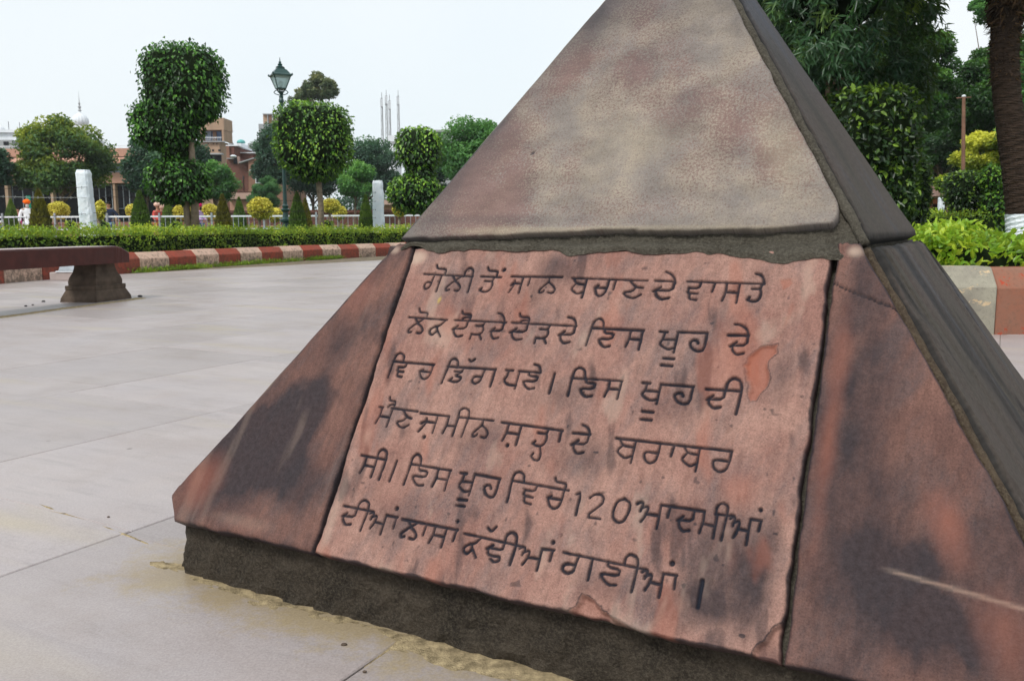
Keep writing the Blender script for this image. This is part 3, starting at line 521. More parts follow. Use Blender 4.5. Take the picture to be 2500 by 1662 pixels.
# upper pyramid slabs
def up_a(S, T):
    red = blob(S, T, .17, .12, .12, .13, .5, 1.0, .9, 110) + blob(S, T, .58, .22, .14, .13, .6, 1.0, .9, 111) + blob(S, T, .40, .36, .09, .15, -.3, .8, .9, 112) + blob(S, T, .25, .35, .05, .16, -.6, .8, .9, 113) + .5 * sstep(.45, .65, fbm(S * 9, T * 7, 114)) + .5 * blob(S, T, .42, .06, .14, .04, 0, 1, .9, 124)
    red = np.clip(red * .66, 0, 1)
    hole = np.hypot(S - .229 - (fbm(S * 200, T * 200, 6) - .5) * .006, T - .183) < .0038
    st = blob(S, T, .30, .50, .08, .10, -.4, .25, .8, 115) + blob(S, T, .20, .045, .20, .012, 0, .3, .7, 116) + blob(S, T, .56, .085, .12, .02, 0, .25, .8, 117) + blob(S, T, .36, .165, .05, .02, .3, .2, .8, 118) + .95 * hole + blob(S, T, .14, .25, .012, .05, -.5, .3, .8, 128)
    st = st + .2 * sstep(.55, .75, fbm(S * 12, T * 9, 119)) + .38 * sstep(.30, .60, T) + .35 * sstep(.10, .0, S - .534 * T)
    pale = .5 * blob(S, T, .45, .022, .4, .010, 0, 1, .4, 120) + .35 * blob(S, T, .66, .16, .04, .10, .4, 1, .7, 121) + .3 * blob(S, T, .42, .20, .12, .06, 0, 1, .7, 122)
    return dict(rust=red, stain_shade=st, pale=pale)
def up_h(S, T):
    hole = np.hypot(S - .229, T - .183); return -.004 * (1 - sstep(.002, .004, hole)) - .0012 * (1 - sstep(.0, .02, np.abs(T - .09 - .04 * (S - .5)))) * sstep(.3, .5, S)
def up_right(t):
    e_ = .7944 - .534 * t - .004
    rr = .055; return np.where(t < .023 + rr, np.minimum(e_, e_ - rr + np.sqrt(np.clip(rr ** 2 - (rr - (t - .023)) ** 2, 0, 1)) + .0), e_)
def up_bot(u): return .008 + .015 * sstep(0, .6, u) + .010 * sstep(.85, 1, u)
slab('cap_slab', 0, 1, lambda t: .534 * t + .004, up_right, up_bot, cst(.735), M['upper'], mon, res=.0035, hfun=up_h, afun=up_a, seed=4, proud=.012, thick=.03, jit=.0020, rnd=.0015, edge=.003, grime_shade=.3)
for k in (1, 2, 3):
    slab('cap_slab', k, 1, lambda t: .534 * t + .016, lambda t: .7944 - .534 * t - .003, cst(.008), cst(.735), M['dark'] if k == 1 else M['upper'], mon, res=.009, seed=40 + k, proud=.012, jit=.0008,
         afun=lambda S, T: dict(pale=.5 * sstep(.2, .6, T) + .3 * sstep(.6, .8, fbm(S * 12, T * 4, 130)), stain_shade=.3 * sstep(.55, .75, fbm(S * 10, T * 4, 131))))
M['mortar_brown'] = mat_mortar('brown_mortar', (.07, .050, .036), (.13, .095, .065), (.22, .18, .12))
# mortar core (just under the slabs) and the cement footing
def ring(off, z, amp=0, n=60, sd=0, fr=30):
    P = []
    for k in range(4):
        e, g = sidev(k)
        for i in range(n):
            s = -off + 2 * off * i / n; P.append(PC + e * s - g * off + ZZ * z)
    P = np.array(P); d = P - PC; le, lg = d @ EX, d @ GY; ex = np.clip((np.abs(le) + np.abs(lg) - (2 * off - (.032 if z < Z1 - .05 else -1))) / 2, 0, None); P = P - (np.sign(le) * ex)[:, None] * EX - (np.sign(lg) * ex)[:, None] * GY
    if amp:
        d = P - PC; d[:, 2] = 0; d /= np.linalg.norm(d, axis=1)[:, None]; a_ = (fbm(np.arange(len(P)) * fr / n, np.full(len(P), z * 40 + sd), sd, 4) - .5) * amp; P = P + d * a_[:, None]
    return P
def loft(name, rings, mat, parent, smooth=False, cap=True):
    n = len(rings[0]); V = np.concatenate(rings); Fq = []
    for i in range(len(rings) - 1):
        for k in range(n):
            k2 = (k + 1) % n; Fq.append((i * n + k, i * n + k2, (i + 1) * n + k2, (i + 1) * n + k))
    if cap: Fq.append(tuple((len(rings) - 1) * n + k for k in range(n)))
    return mk(name, V, Fq, mat, parent, smooth=smooth)
zt = lambda z: A0 + (A1 - A0) * (z - Z0) / (Z1 - Z0)
zu = lambda z: A1 * (HH - z) / (HH - Z1)
loft('mortar_core', [ring(zt(Z0) - .012, Z0 - .004)] + [ring(zt(Z0 + (Z1 - Z0) * i / 12) - .013, Z0 + (Z1 - Z0) * i / 12, .007, sd=i) for i in range(1, 13)] + [ring(zu(Z1 + (HH - Z1) * i / 12) - .001 if i < 12 else .004, Z1 + (HH - Z1) * i / 12, .006 * (1 - i / 12), sd=20 + i) for i in range(1, 13)], M['mortar'], mon)
loft('cement_footing', [ring(A0 - .012, -.02, .02, 110, 3, 60)] + [ring(A0 - .014 - .010 * i / 6, .098 * i / 6, .020, 110, 5 + i, 60) for i in range(7)], M['cement'], mon)
# mortar collar smeared along the joint between the two tiers (front, wrapping the corners)
def collar(k, s0, s1, name='mortar_collar', low=.546, seed=0):
    ou, e, wu, nu_, _ = frame(k, 1); ol, _, wl, nl, _ = frame(k, 0)
    ns, nv = 260, 16; s = np.linspace(s0, s1, ns + 1); v = np.linspace(0, 1, nv + 1); S, Vv = np.meshgrid(s, v)
    lowt = low + (fbm(S * 22, S * 0, 200 + seed) - .5) * .020 - .010 * np.exp(-((S - 1.02 + .314) / .07) ** 2) + .012 * np.exp(-((S + .314 - .36) / .03) ** 2)
    hit = .040 + (fbm(S * 20, S * 0, 210 + seed) - .5) * .010
    # 0..0.45 on the upper plane going down, then onto the lower plane
    up_ = Vv < .5; tu = hit * (1 - Vv / .5); tl = FRL - (FRL - lowt) * ((Vv - .5) / .5)
    off = -.004 + .016 * sstep(.34, .62, Vv) + (fbm(S * 40, Vv * 5, 220 + seed) - .5) * .010 + (fbm(S * 150, Vv * 16, 230 + seed) - .5) * .006
    off = off * (1 - sstep(.85, 1, Vv)) + .008 * sstep(.85, 1, Vv)
    tp_ = sstep(s1 - .035, s1, S); tl2 = 1 - sstep(s0, s0 + .02, S); off = off * (1 - .8 * np.maximum(tp_, tl2)); S = S - .006 * tp_ + .012 * tl2 * (1 - Vv)
    Pu = ou + S[..., None] * e + tu[..., None] * wu + off[..., None] * nu_
    S2 = S + (A0 - A1)
    Pl = ol + S2[..., None] * e + tl[..., None] * wl + (off + .006 * sstep(.5, .95, Vv))[..., None] * nl
    bl = sstep(.42, .58, Vv)[..., None]; P = Pu * (1 - bl) + Pl * bl
    idx = np.arange(P.shape[0] * P.shape[1]).reshape(P.shape[:2])
    Fq = np.stack([idx[:-1, :-1], idx[1:, :-1], idx[1:, 1:], idx[:-1, 1:]], -1).reshape(-1, 4)
    return mk(name, P.reshape(-1, 3), Fq, M['mortar'], mon, smooth=True)
collar(0, .006, .792)
def arris(name, p0, p1, r, mat, seed):
    n = 90; t = np.linspace(0, 1, n); P = np.array(p0)[None] * (1 - t[:, None]) + np.array(p1)[None] * t[:, None]
    P = P + (np.stack([fbm(t * 40, t * 0 + i, seed + i) for i in range(3)], -1) - .5) * .0028
    MB().tube(list(P), list(r * (.75 + .5 * fbm(t * 26, t * 0, seed + 7))), 10).build(name, M[mat], mon, smooth=True)
cz = lambda a, z: PC + EX * a - GY * a + ZZ * z
arris('mortar_bead', cz(A1 + .002, Z1 + .004) + GY * .004, cz(.03, HH - .05) + GY * .004, .0075, 'mortar', 5)
arris('mortar_bead', cz(A0 + .000, Z0 + .005) + GY * .006, cz(A1 + .004, Z1 - .004) + GY * .006, .0065, 'mortar_brown', 15)
# ------------------------------------------------------------------ ground
def sheet(name, x0, x1, y0, y1, z, mat, **k):
    o = mk(name, [(x0, y0, z), (x1, y0, z), (x1, y1, z), (x0, y1, z)], [(0, 1, 2, 3)], mat); return tag(o, **k)
sheet('ground', -205, 205, -30, 310, -.05, M['soil'], kind='structure')
pav = empty('pavement', PC, kind='structure', label='pale grey stone-slab plaza floor')
# kerb paths (front face line), left: runs away from the camera, right: crosses behind the marker
KL = [(-6.25, 4.0), (-6.2, 6.5), (-6.02, 8.5), (-5.84, 9.89), (-5.52, 12.0), (-5.07, 13.7), (-4.62, 15.5), (-3.98, 17.3), (-3.22, 19.1), (-2.35, 20.9), (-1.3, 22.6), (0, 24.0), (1.6, 24.8)]
KR = [(1.6, 12.0), (1.75, 9.0), (1.85, 6.5), (1.98, 5.2), (2.12, 4.85), (2.45, 4.81), (3.2, 4.85), (4.6, 4.95), (7, 5.2)]
def resample(P, step):
    P = np.array(P, float)
    # Catmull-Rom densify
    Q = []
    for i in range(len(P) - 1):
        p0, p1, p2, p3 = P[max(i - 1, 0)], P[i], P[i + 1], P[min(i + 2, len(P) - 1)]
        for t in np.linspace(0, 1, 12, endpoint=False):
            Q.append(.5 * ((2 * p1) + (-p0 + p2) * t + (2 * p0 - 5 * p1 + 4 * p2 - p3) * t * t + (-p0 + 3 * p1 - 3 * p2 + p3) * t ** 3))
    Q.append(P[-1]); Q = np.array(Q); L = np.concatenate([[0], np.cumsum(np.linalg.norm(np.diff(Q, axis=0), axis=1))])
    d = np.arange(0, L[-1], step); return np.stack([np.interp(d, L, Q[:, 0]), np.interp(d, L, Q[:, 1])], -1)
KLr = resample(KL, .1); KRr = resample(KR, .1)
def inside_plaza(x, y):
    # right of the left kerb and before the right kerb
    xl = np.interp(y, KLr[:, 1], KLr[:, 0]) if y > 4 else -7.5
    if x < xl - .5: return False
    if x > 1.75 + .45 and y > np.interp(x, [2.2, 2.5, 7], [5.25, 5.25, 5.6]): return False
    return True
MB().add([(-9, -3, -.006), (9, -3, -.006), (9, 5.5, -.006), (2.2, 5.3, -.006), (2.0, 26, -.006), (-1, 24, -.006), (-6.6, 12, -.006), (-7.6, 4, -.006)], [tuple(range(8))]).build('joint_bed', M['joint'], pav)
# slabs: strips .757 wide along EX, .9 long along GY
cells = []
for i in range(-12, 14):
    e0 = -.93 + i * .757; off = {0: -.62, 1: -.15}.get(i % 2)
    if i == -1: off = -.60
    if i in (-3,): off = .42
    if i in (-4, -5): off = .42
    for j in range(-5, 30):
        g0 = (off % .9) + j * .9 - .9; c = PC + EX * (e0 + .378) + GY * (g0 + .45)
        if c[1] < -2.2 or c[1] > 25 or abs(c[0]) > 9: continue
        if not inside_plaza(c[0], c[1]): continue
        dist = math.hypot(c[0], c[1]); inview = c[1] > .6 and abs(c[0]) < c[1] * .66 + .9
        cells.append((0 if inview else 1, dist, c, i, j))
cells.sort(key=lambda q: (q[0], q[1]))
def slab_mesh():
    a, b, t = .757 / 2 - .0012, .45 - .0012, .05; bv = .002
    V = [(-a, -b, -t), (a, -b, -t), (a, b, -t), (-a, b, -t), (-a, -b, -bv), (a, -b, -bv), (a, b, -bv), (-a, b, -bv), (-a + bv, -b + bv, 0), (a - bv, -b + bv, 0), (a - bv, b - bv, 0), (-a + bv, b - bv, 0)]
    Fq = [(0, 1, 5, 4), (1, 2, 6, 5), (2, 3, 7, 6), (3, 0, 4, 7), (4, 5, 9, 8), (5, 6, 10, 9), (6, 7, 11, 10), (7, 4, 8, 11), (8, 9, 10, 11)]
    return V, Fq
sv, sf = slab_mesh(); slab_me = bpy.data.meshes.new('paving_slab'); slab_me.from_pydata(sv, [], sf); slab_me.materials.append(M['pave'])
rest = MB(); rng = random.Random(3)
for n_i, (iv, dist, c, i, j) in enumerate(cells):
    dz = rng.uniform(-.0012, .0012)
    if n_i < 290:
        o = bpy.data.objects.new('paving_slab', slab_me); COL.objects.link(o); o.parent = pav
        o.location = (c[0] - PC[0], c[1] - PC[1], dz); o.rotation_euler = (rng.uniform(-.0012, .0012), rng.uniform(-.0012, .0012), YAW)
    else:
        cc, ss = math.cos(YAW), math.sin(YAW)
        rest.add([(c[0] + x * cc - y * ss, c[1] + x * ss + y * cc, z + dz) for x, y, z in sv], sf)
o = rest.build('paving_slabs', M['pave'], pav); o['kind'] = 'stuff'
# sand and dirt drifted against the footing and in a joint
def drift(name, pts, width, hmax, seed, label, side=1, mat='sand'):
    P = resample(pts, .01); n = len(P); tg = np.gradient(P, axis=0); tg /= np.linalg.norm(tg, axis=1)[:, None]; nr = np.stack([tg[:, 1], -tg[:, 0]], -1) * side
    m = 26; u = np.linspace(-.15, 1, m); V = np.zeros((n, m, 3)); D = np.arange(n) * .01
    for q in range(m):
        V[:, q, :2] = P + nr * (u[q] * width); prof = max(0, 1 - abs(u[q] - .12) * 1.15)
        hh = hmax * (prof * (.35 + 1.1 * fbm(D * 6, np.full(n, u[q] * width * 12), seed)) + .55 * (fbm(D * 30, np.full(n, u[q] * width * 70), seed + 4) - .5) - .42 - .25 * max(0, u[q] - .3))
        taper = np.clip(np.minimum(D, D[-1] - D) / .12, 0, 1); V[:, q, 2] = np.where(hh > 0, hh * taper, hh) - .001 - .004 * (1 - taper)
    idx = np.arange(n * m).reshape(n, m); Fq = np.stack([idx[:-1, :-1], idx[1:, :-1], idx[1:, 1:], idx[:-1, 1:]], -1).reshape(-1, 4)
    return tag(mk(name, V.reshape(-1, 3), Fq, M[mat], smooth=True), label=label, cat='sand', kind='stuff')
def pe(s, g): p_ = PC + EX * s + GY * g; return (p_[0], p_[1])
drift('sand', [pe(-.86, -.67), pe(-.72, -.68), pe(-.6, -.69), pe(-.3, -.69), pe(.1, -.69), pe(.5, -.70), pe(.8, -.70)], .11, .0034, 5, 'yellow sand drifted along the foot of the stone marker')
drift('sand', [pe(-1.45, -.56), pe(-1.2, -.59), pe(-.95, -.615), pe(-.72, -.65)], .013, .0035, 8, 'thin line of sand in the paving joint left of the marker')
drift('sand', [pe(-.70, -.72), pe(-.72, -.3), pe(-.72, .3)], .03, .006, 11, 'thin sand line along the hidden left foot of the marker', side=-1)

# ------------------------------------------------------------------ kerbs
def kerb(path, step, mats, hf, ht, bev, wd, name_parent, side, label, start=0, skip=()):
    P = resample(path, step); par = empty('kerb', (*P[0], 0), kind='structure', label=label); rg = random.Random(5)
    for i in range(len(P) - 1):
        if i in skip: continue
        a_, b_ = P[i], P[i + 1]; t = (b_ - a_); L = np.linalg.norm(t); t /= L; nr = np.array([-t[1], t[0]]) * side
        a2 = a_ + t * .004; b2 = b_ - t * .004; dz = rg.uniform(-.006, .006); dd = rg.uniform(-.005, .005)
        prof = [(0 + dd, -.05), (0 + dd, hf - .012 + dz), (.006 + dd, hf + dz), (bev, ht - .004 + dz), (bev + .012, ht + dz), (wd, ht + dz), (wd, -.05)]
        V = []
        for q in (a2, b2):
            for x, z in prof: V.append((q[0] + nr[0] * x, q[1] + nr[1] * x, z))
        k = len(prof); Fq = [(j, (j + 1) % k, k + (j + 1) % k, k + j) for j in range(k)] + [tuple(range(k - 1, -1, -1)), tuple(range(k, 2 * k))]
        o = mk('kerb_block', V, Fq, mats[(i + start) % len(mats)], par)
        m_ = o.modifiers.new('bevel', 'BEVEL'); m_.width = .006; m_.segments = 1
    return par, P
kl, KPL = kerb(KL, .665, [M['kerb_red'], M['kerb_cream']], .20, .285, .08, .24, 'left', 1, 'left kerb of red and cream painted blocks along the hedge', 0)
kr, KPR = kerb(KR, .60, [M['kn_cream'], M['kn_red']], .275, .375, .075, .26, 'right', 1, 'right kerb of chipped red and cream blocks behind the marker', 0)
# garden soil behind both kerbs
def bed(path, side, depth, z, mat, name, label=None):
    P = resample(path, .5); tg = np.gradient(P, axis=0); tg /= np.linalg.norm(tg, axis=1)[:, None]; nr = np.stack([-tg[:, 1], tg[:, 0]], -1) * side
    V = [(*(p_ + n_ * .22), z) for p_, n_ in zip(P, nr)] + [(*(p_ + n_ * depth), z) for p_, n_ in zip(P, nr)]; n = len(P)
    return tag(mk(name, V, [(i, i + 1, n + i + 1, n + i) for i in range(n - 1)], mat), kind='structure', label=label)
bed(KL, 1, 1.6, .20, M['soil'], 'planting_bed', 'soil bed under the left hedge')
bx_ = MB().add([(1.9, 12, .27), (2.0, 6.5, .27), (2.2, 5.05, .27), (7, 5.4, .27), (60, 6, .27), (60, 80, .27), (6, 80, .27), (1.9, 26, .27)], [tuple(range(8))]); tag(bx_.build('lawn', M['lawn']), kind='structure')
tag(mk('path', [(-30, 26.5, .02), (30, 26.5, .02), (30, 41, .02), (-30, 41, .02)], [(0, 1, 2, 3)], M['pinkpale']), kind='structure', label='walkway behind the railing')
tag(mk('garden', [(-60, 41, .06), (60, 41, .06), (60, 110, .06), (-60, 110, .06)], [(0, 1, 2, 3)], M['lawn']), kind='structure')
bed(KL, 1, 14, .12, M['lawn'], 'lawn')

# ------------------------------------------------------------------ foliage engine
def rnd_dirs(rg, n):
    v = rg.normal(size=(n, 3)); return v / np.linalg.norm(v, axis=1)[:, None]
def leaf_arrays(rg, P, Nrm, ln, wd, droop=.5, spread=.7, tint=None, lenvar=.3, six=False):
    n = len(P)
    D = Nrm * .55 + rnd_dirs(rg, n) * spread; D[:, 2] -= droop; D /= np.linalg.norm(D, axis=1)[:, None]
    Nn = Nrm + rnd_dirs(rg, n) * .6; S = np.cross(D, Nn); S /= (np.linalg.norm(S, axis=1)[:, None] + 1e-6); Nn = np.cross(S, D)
    l = ln * (1 + rg.uniform(-lenvar, lenvar, n))[:, None]; w_ = wd * (1 + rg.uniform(-lenvar, lenvar, n))[:, None]
    b = P - D * l * .3
    fold = Nn * w_ * .22
    if six:
        V = np.stack([b, b + D * l * .30 + S * w_ * .46 + fold, b + D * l * .68 + S * w_ * .36 + fold, b + D * l - Nn * l * .10, b + D * l * .68 - S * w_ * .36 + fold, b + D * l * .30 - S * w_ * .46 + fold], 1); k = 6
        F1 = np.array([(0, 1, 2, 3), (0, 3, 4, 5)])
    else:
        V = np.stack([b, b + D * l * .42 + S * w_ * .5 + fold, b + D * l - Nn * l * .08, b + D * l * .42 - S * w_ * .5 + fold], 1); k = 4
        F1 = np.array([(0, 1, 2), (0, 2, 3)])
    Fq = (np.arange(n)[:, None, None] * k + F1[None]).reshape(-1, F1.shape[1])
    if tint is None: tint = rg.uniform(0, 1, n)
    return V.reshape(-1, 3), Fq, np.repeat(tint, k)
def merge(parts):
    V = []; Fq = []; T = []; o = 0
    for v, f, t in parts: V.append(v); Fq.append(f + o); T.append(t); o += len(v)
    return np.concatenate(V), np.concatenate(Fq), np.concatenate(T)
def ico(c, r, sub=2, rg=None, amp=.1):
    bm = bmesh.new(); bmesh.ops.create_icosphere(bm, subdivisions=sub, radius=1); V = np.array([v.co[:] for v in bm.verts]); Fq = np.array([[q.index for q in f.verts] for f in bm.faces]); bm.free()
    if rg is not None: V = V * (1 + amp * (fbm(V[:, 0] * 3 + c[0], V[:, 1] * 3 + V[:, 2] * 2, 3)[:, None] - .5) * 2)
    return V * np.array(r) + np.array(c), Fq
def superq(rg, n, c, r, ex=2.0, skin=(.86, 1.02)):
    """points and outward normals on a rounded-box-like body"""
    d = rnd_dirs(rg, n); k = (np.abs(d) ** ex).sum(1) ** (-1 / ex); S = d * k[:, None]
    nr = np.sign(S) * np.abs(S) ** (ex - 1) / np.array(r); nr /= np.linalg.norm(nr, axis=1)[:, None]
    sc = rg.uniform(*skin, n); bump = (fbm(d[:, 0] * 2.5 + c[0] * 3, d[:, 1] * 2.5 + d[:, 2] * 3, 9) - .5) * .16
    return np.array(c) + S * np.array(r) * (sc + bump)[:, None], nr
def topiary(name, root_loc, lobes, leafm, ln, wd, label, cat, droop=.6, dens=1.0, ex=3.0, trunk=None, group=None, stray=.02, six=False, seed=1, bark='bark_pale', nleafobj=0, skin=(.86, 1.03)):
    rg = np.random.default_rng(seed); root = empty(name, root_loc, label=label, cat=cat, group=group)
    if trunk:
        mb = MB()
        for pts, rads in trunk: mb.tube(pts, rads, 9)
        mb.build('trunk', M[bark], root, smooth=True)
    parts = []; cores = []
    for (c, r, exx) in lobes:
        area = 4 * math.pi * ((r[0] * r[1]) ** 1.6 / 3 + (r[0] * r[2]) ** 1.6 / 3 + (r[1] * r[2]) ** 1.6 / 3) ** (1 / 1.6); n = int(area / (ln * wd) * 1.9 * dens)
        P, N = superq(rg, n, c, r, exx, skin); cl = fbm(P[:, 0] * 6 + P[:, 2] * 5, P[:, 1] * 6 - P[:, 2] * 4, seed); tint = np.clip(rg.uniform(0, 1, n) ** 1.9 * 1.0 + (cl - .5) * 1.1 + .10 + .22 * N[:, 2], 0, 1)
        parts.append(leaf_arrays(rg, P, N, ln, wd, droop, .6, tint, six=six))
        ns = int(n * stray); P, N = superq(rg, ns, c, r, exx, (1.02, 1.13)); parts.append(leaf_arrays(rg, P, N, ln * 1.05, wd, droop, .6, None, six=six))
        bm = bmesh.new(); bmesh.ops.create_icosphere(bm, subdivisions=3, radius=1); V = np.array([v.co[:] for v in bm.verts]); Fq = np.array([[q.index for q in f.verts] for f in bm.faces]); bm.free()
        k = (np.abs(V) ** exx).sum(1) ** (-1 / exx); V = V * k[:, None] * np.array(r) * .88 * (1 + .05 * rg.normal(size=(len(V), 1)) * .5) + np.array(c); cores.append((V, Fq, np.zeros(len(V))))
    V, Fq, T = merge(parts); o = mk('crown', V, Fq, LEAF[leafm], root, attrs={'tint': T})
    V, Fq, T = merge(cores); mk('crown_filler', V, Fq, M['core_gold' if leafm == 'gold' else 'core'], root)  # solid filler behind the leaves
    return root
def tree(name, base, height, crown_c, crown_r, leafm, n_leaf, leaf, label, cat='tree', nclump=40, seed=1, trunk_r=.15, droop=.15, aspect=.6, spread=1.0, group=None, clump=.42, limbs=6, bark='bark', flat=1.0, narrow=False, yellow=0):
    """irregular tree: trunk, limbs and leaf clumps"""
    rg = np.random.default_rng(seed); root = empty(name, base, label=label, cat=cat, group=group); c = np.array(crown_c, float); r = np.array(crown_r, float)
    d = rnd_dirs(rg, nclump); d[:, 2] = np.where(d[:, 2] < -.5, d[:, 2] * .5, d[:, 2]); rad = rg.uniform(.35, 1, nclump) ** .5; K = c + d * r * rad[:, None] * .82
    cr = r.mean() * clump * rg.uniform(.6, 1.25, nclump)
    mb = MB(); top = c.copy(); b = np.array(base, float); mid = (b + top) / 2 + rg.normal(size=3) * r.mean() * .06
    mb.tube([b, b * .5 + mid * .5, mid, top], [trunk_r, trunk_r * .8, trunk_r * .65, trunk_r * .3], 8)
    far = sorted(range(nclump), key=lambda q: -np.linalg.norm(K[q] - c))[:limbs * 2]
    for q in far:
        st = mid + (top - mid) * rg.uniform(0, .6); md = (st + K[q]) / 2 + np.array([0, 0, -.06 * r[2]]); mb.tube([st, md, K[q]], [trunk_r * .4, trunk_r * .25, trunk_r * .08], 6)
    mb.build('trunk', M[bark], root, smooth=True)
    per = n_leaf // nclump; P = []; N = []; T = []
    for q in range(nclump):
        dd = rnd_dirs(rg, per); rr = rg.uniform(.25, 1, per) ** .6; pp = K[q] + dd * cr[q] * rr[:, None] * np.array([1, 1, .75 * flat]); P.append(pp); nn = dd * .6 + np.array([0, 0, .55]); N.append(nn / np.linalg.norm(nn, axis=1)[:, None])
        base_t = rg.uniform(.1, .55) + .18 * d[q, 2]; 
        if yellow and rg.uniform() < yellow: base_t += .4
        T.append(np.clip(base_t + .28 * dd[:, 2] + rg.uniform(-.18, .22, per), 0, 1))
    P = np.concatenate(P); N = np.concatenate(N); T = np.concatenate(T)
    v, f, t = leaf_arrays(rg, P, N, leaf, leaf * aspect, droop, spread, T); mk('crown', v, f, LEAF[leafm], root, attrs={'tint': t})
    return root
def hedge_foliage(rg, path, side, off0, off1, z0, z1, ln, wd, dens, tuft=.5, six=False, topn=.04):
    P = resample(path, .05); tg = np.gradient(P, axis=0); tg /= np.linalg.norm(tg, axis=1)[:, None]; nr = np.stack([-tg[:, 1], tg[:, 0]], -1) * side; L = len(P) * .05
    w_ = off1 - off0; h = z1 - z0; peri = 2 * h + w_; n = int(L * peri / (ln * wd) * dens)
    i = rg.integers(0, len(P) - 1, n); q = rg.uniform(0, peri, n); fr = q < h; bk = q > h + w_; tp = ~(fr | bk)
    lat = np.where(fr, off0, np.where(bk, off1, off0 + (q - h))); zz = np.where(fr, z0 + q, np.where(bk, z0 + (q - h - w_), z1))
    along = rg.uniform(0, .05, n); base = P[i] + tg[i] * along[:, None]
    lump = (fbm(base[:, 0] * 2.2 + base[:, 1] * 1.7, zz * 3 + lat * 4, 12) - .5)
    jit = rg.uniform(-1, .45, n) * .07 + lump * .22
    lat2 = lat + np.where(fr, -jit, np.where(bk, jit, 0)); zz2 = zz + np.where(tp, jit * .8 + np.abs(rg.normal(size=n)) * topn, 0) + (fbm(base[:, 0] * 1.4 + 3, base[:, 1] * 1.4, 15) - .5) * .09 * np.clip((zz - z0) / h, 0, 1)
    edge = np.minimum(1, (z1 - zz) / .08); lat2 = lat2 + np.where(fr, (1 - edge) * .04, 0)
    N = np.stack([np.where(fr, -1, np.where(bk, 1, 0)) * nr[i, 0], np.where(fr, -1, np.where(bk, 1, 0)) * nr[i, 1], np.where(tp, 1, .35)], -1); N /= np.linalg.norm(N, axis=1)[:, None]
    Pt = np.stack([base[:, 0] + nr[i, 0] * lat2, base[:, 1] + nr[i, 1] * lat2, zz2], -1)
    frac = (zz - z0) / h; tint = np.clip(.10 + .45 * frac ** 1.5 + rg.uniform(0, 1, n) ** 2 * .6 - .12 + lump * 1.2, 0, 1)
    return Pt, N, tint, P, nr
def hedge(name, path, side, off0, off1, z0, z1, ln, wd, dens, leafm, label, seed=1, six=False, nobj=0, topn=.04):
    rg = np.random.default_rng(seed); P, N, T, C_, nr = hedge_foliage(rg, path, side, off0, off1, z0, z1, ln, wd, dens, six=six, topn=topn)
    root = empty(name, (*C_[0], z0), label=label, cat='hedge')
    if nobj:
        vis = (P[:, 0] < P[:, 1] * .62) & (P[:, 0] > .44 * P[:, 1]); key = np.where(vis, N[:, 1] + np.abs(T - .9) * .3 + (P[:, 1] - P[:, 1].min()) * 2, 99); pick = np.argsort(key + rg.uniform(0, .4, len(key)))[:nobj]
        D = np.zeros(len(P), bool); D[pick] = True
        lm = []
        for c_ in range(4):
            v, f, t = leaf_arrays(np.random.default_rng(50 + c_), np.zeros((1, 3)), np.array([[0, 0, 1.0]]), ln * 1.15, wd * 1.1, 0, .0001, np.array([.45 + .17 * c_]), six=True)
            # leaf lying along local z axis
            me = bpy.data.meshes.new('leaf'); me.from_pydata([tuple(map(float, q)) for q in v], [], [tuple(map(int, q)) for q in f]); a_ = me.attributes.new('tint', 'FLOAT', 'POINT'); a_.data.foreach_set('value', t.astype(np.float32)); me.materials.append(LEAF[leafm]); lm.append(me)
        for q in pick:
            o = bpy.data.objects.new('leaf', lm[int(rg.integers(0, 4))]); COL.objects.link(o); o.parent = root
            dv = N[q] * .8 + rnd_dirs(rg, 1)[0] * .75 + np.array([0, 0, .1]); o.location = P[q] + N[q] * .004 - np.array([*C_[0], z0]); o.rotation_euler = Vector(dv).to_track_quat('Z', 'Y').to_euler(); s = rg.uniform(.85, 1.25); o.scale = (s, s, s)
        P, N, T = P[~D], N[~D], T[~D]
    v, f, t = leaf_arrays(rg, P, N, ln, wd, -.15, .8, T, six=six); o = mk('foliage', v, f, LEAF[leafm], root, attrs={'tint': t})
    # solid core, near black: shade between the leaves put into its colour
    a_ = off0 + .06; b_ = off1 - .06; top = z1 - .05; V = []
    for p_, n_ in zip(C_[::4], nr[::4]):
        for lt, z in ((a_, z0), (a_ + .02, top), (b_ - .02, top), (b_, z0)): V.append((p_[0] + n_[0] * lt, p_[1] + n_[1] * lt, z))
    m_ = len(C_[::4]); Fq = [(i * 4 + j, i * 4 + j + 1, i * 4 + 5 + j, i * 4 + 4 + j) for i in range(m_ - 1) for j in range(3)] + [(0, 1, 2, 3), tuple((m_ - 1) * 4 + j for j in (3, 2, 1, 0))]
    mk('shrub_filler', V, Fq, M['core'], root)
    return root
hedge('clipped_hedge', [p_ for p_ in KL if p_[1] > 6], 1, .26, .95, .2, .565, .046, .027, 1.35, 'hedge', 'long low clipped green hedge behind the red and cream kerb', 3, topn=.045)
hedge('leafy_hedge', [(2.0, 6.5), (2.12, 5.45), (2.45, 4.93), (3.2, 4.97), (4.6, 5.07)], 1, .22, .85, .3, .515, .050, .026, 1.5, 'hedge_near', 'bright large-leaved hedge above the chipped kerb at right', 4, six=True, nobj=290, topn=.022)
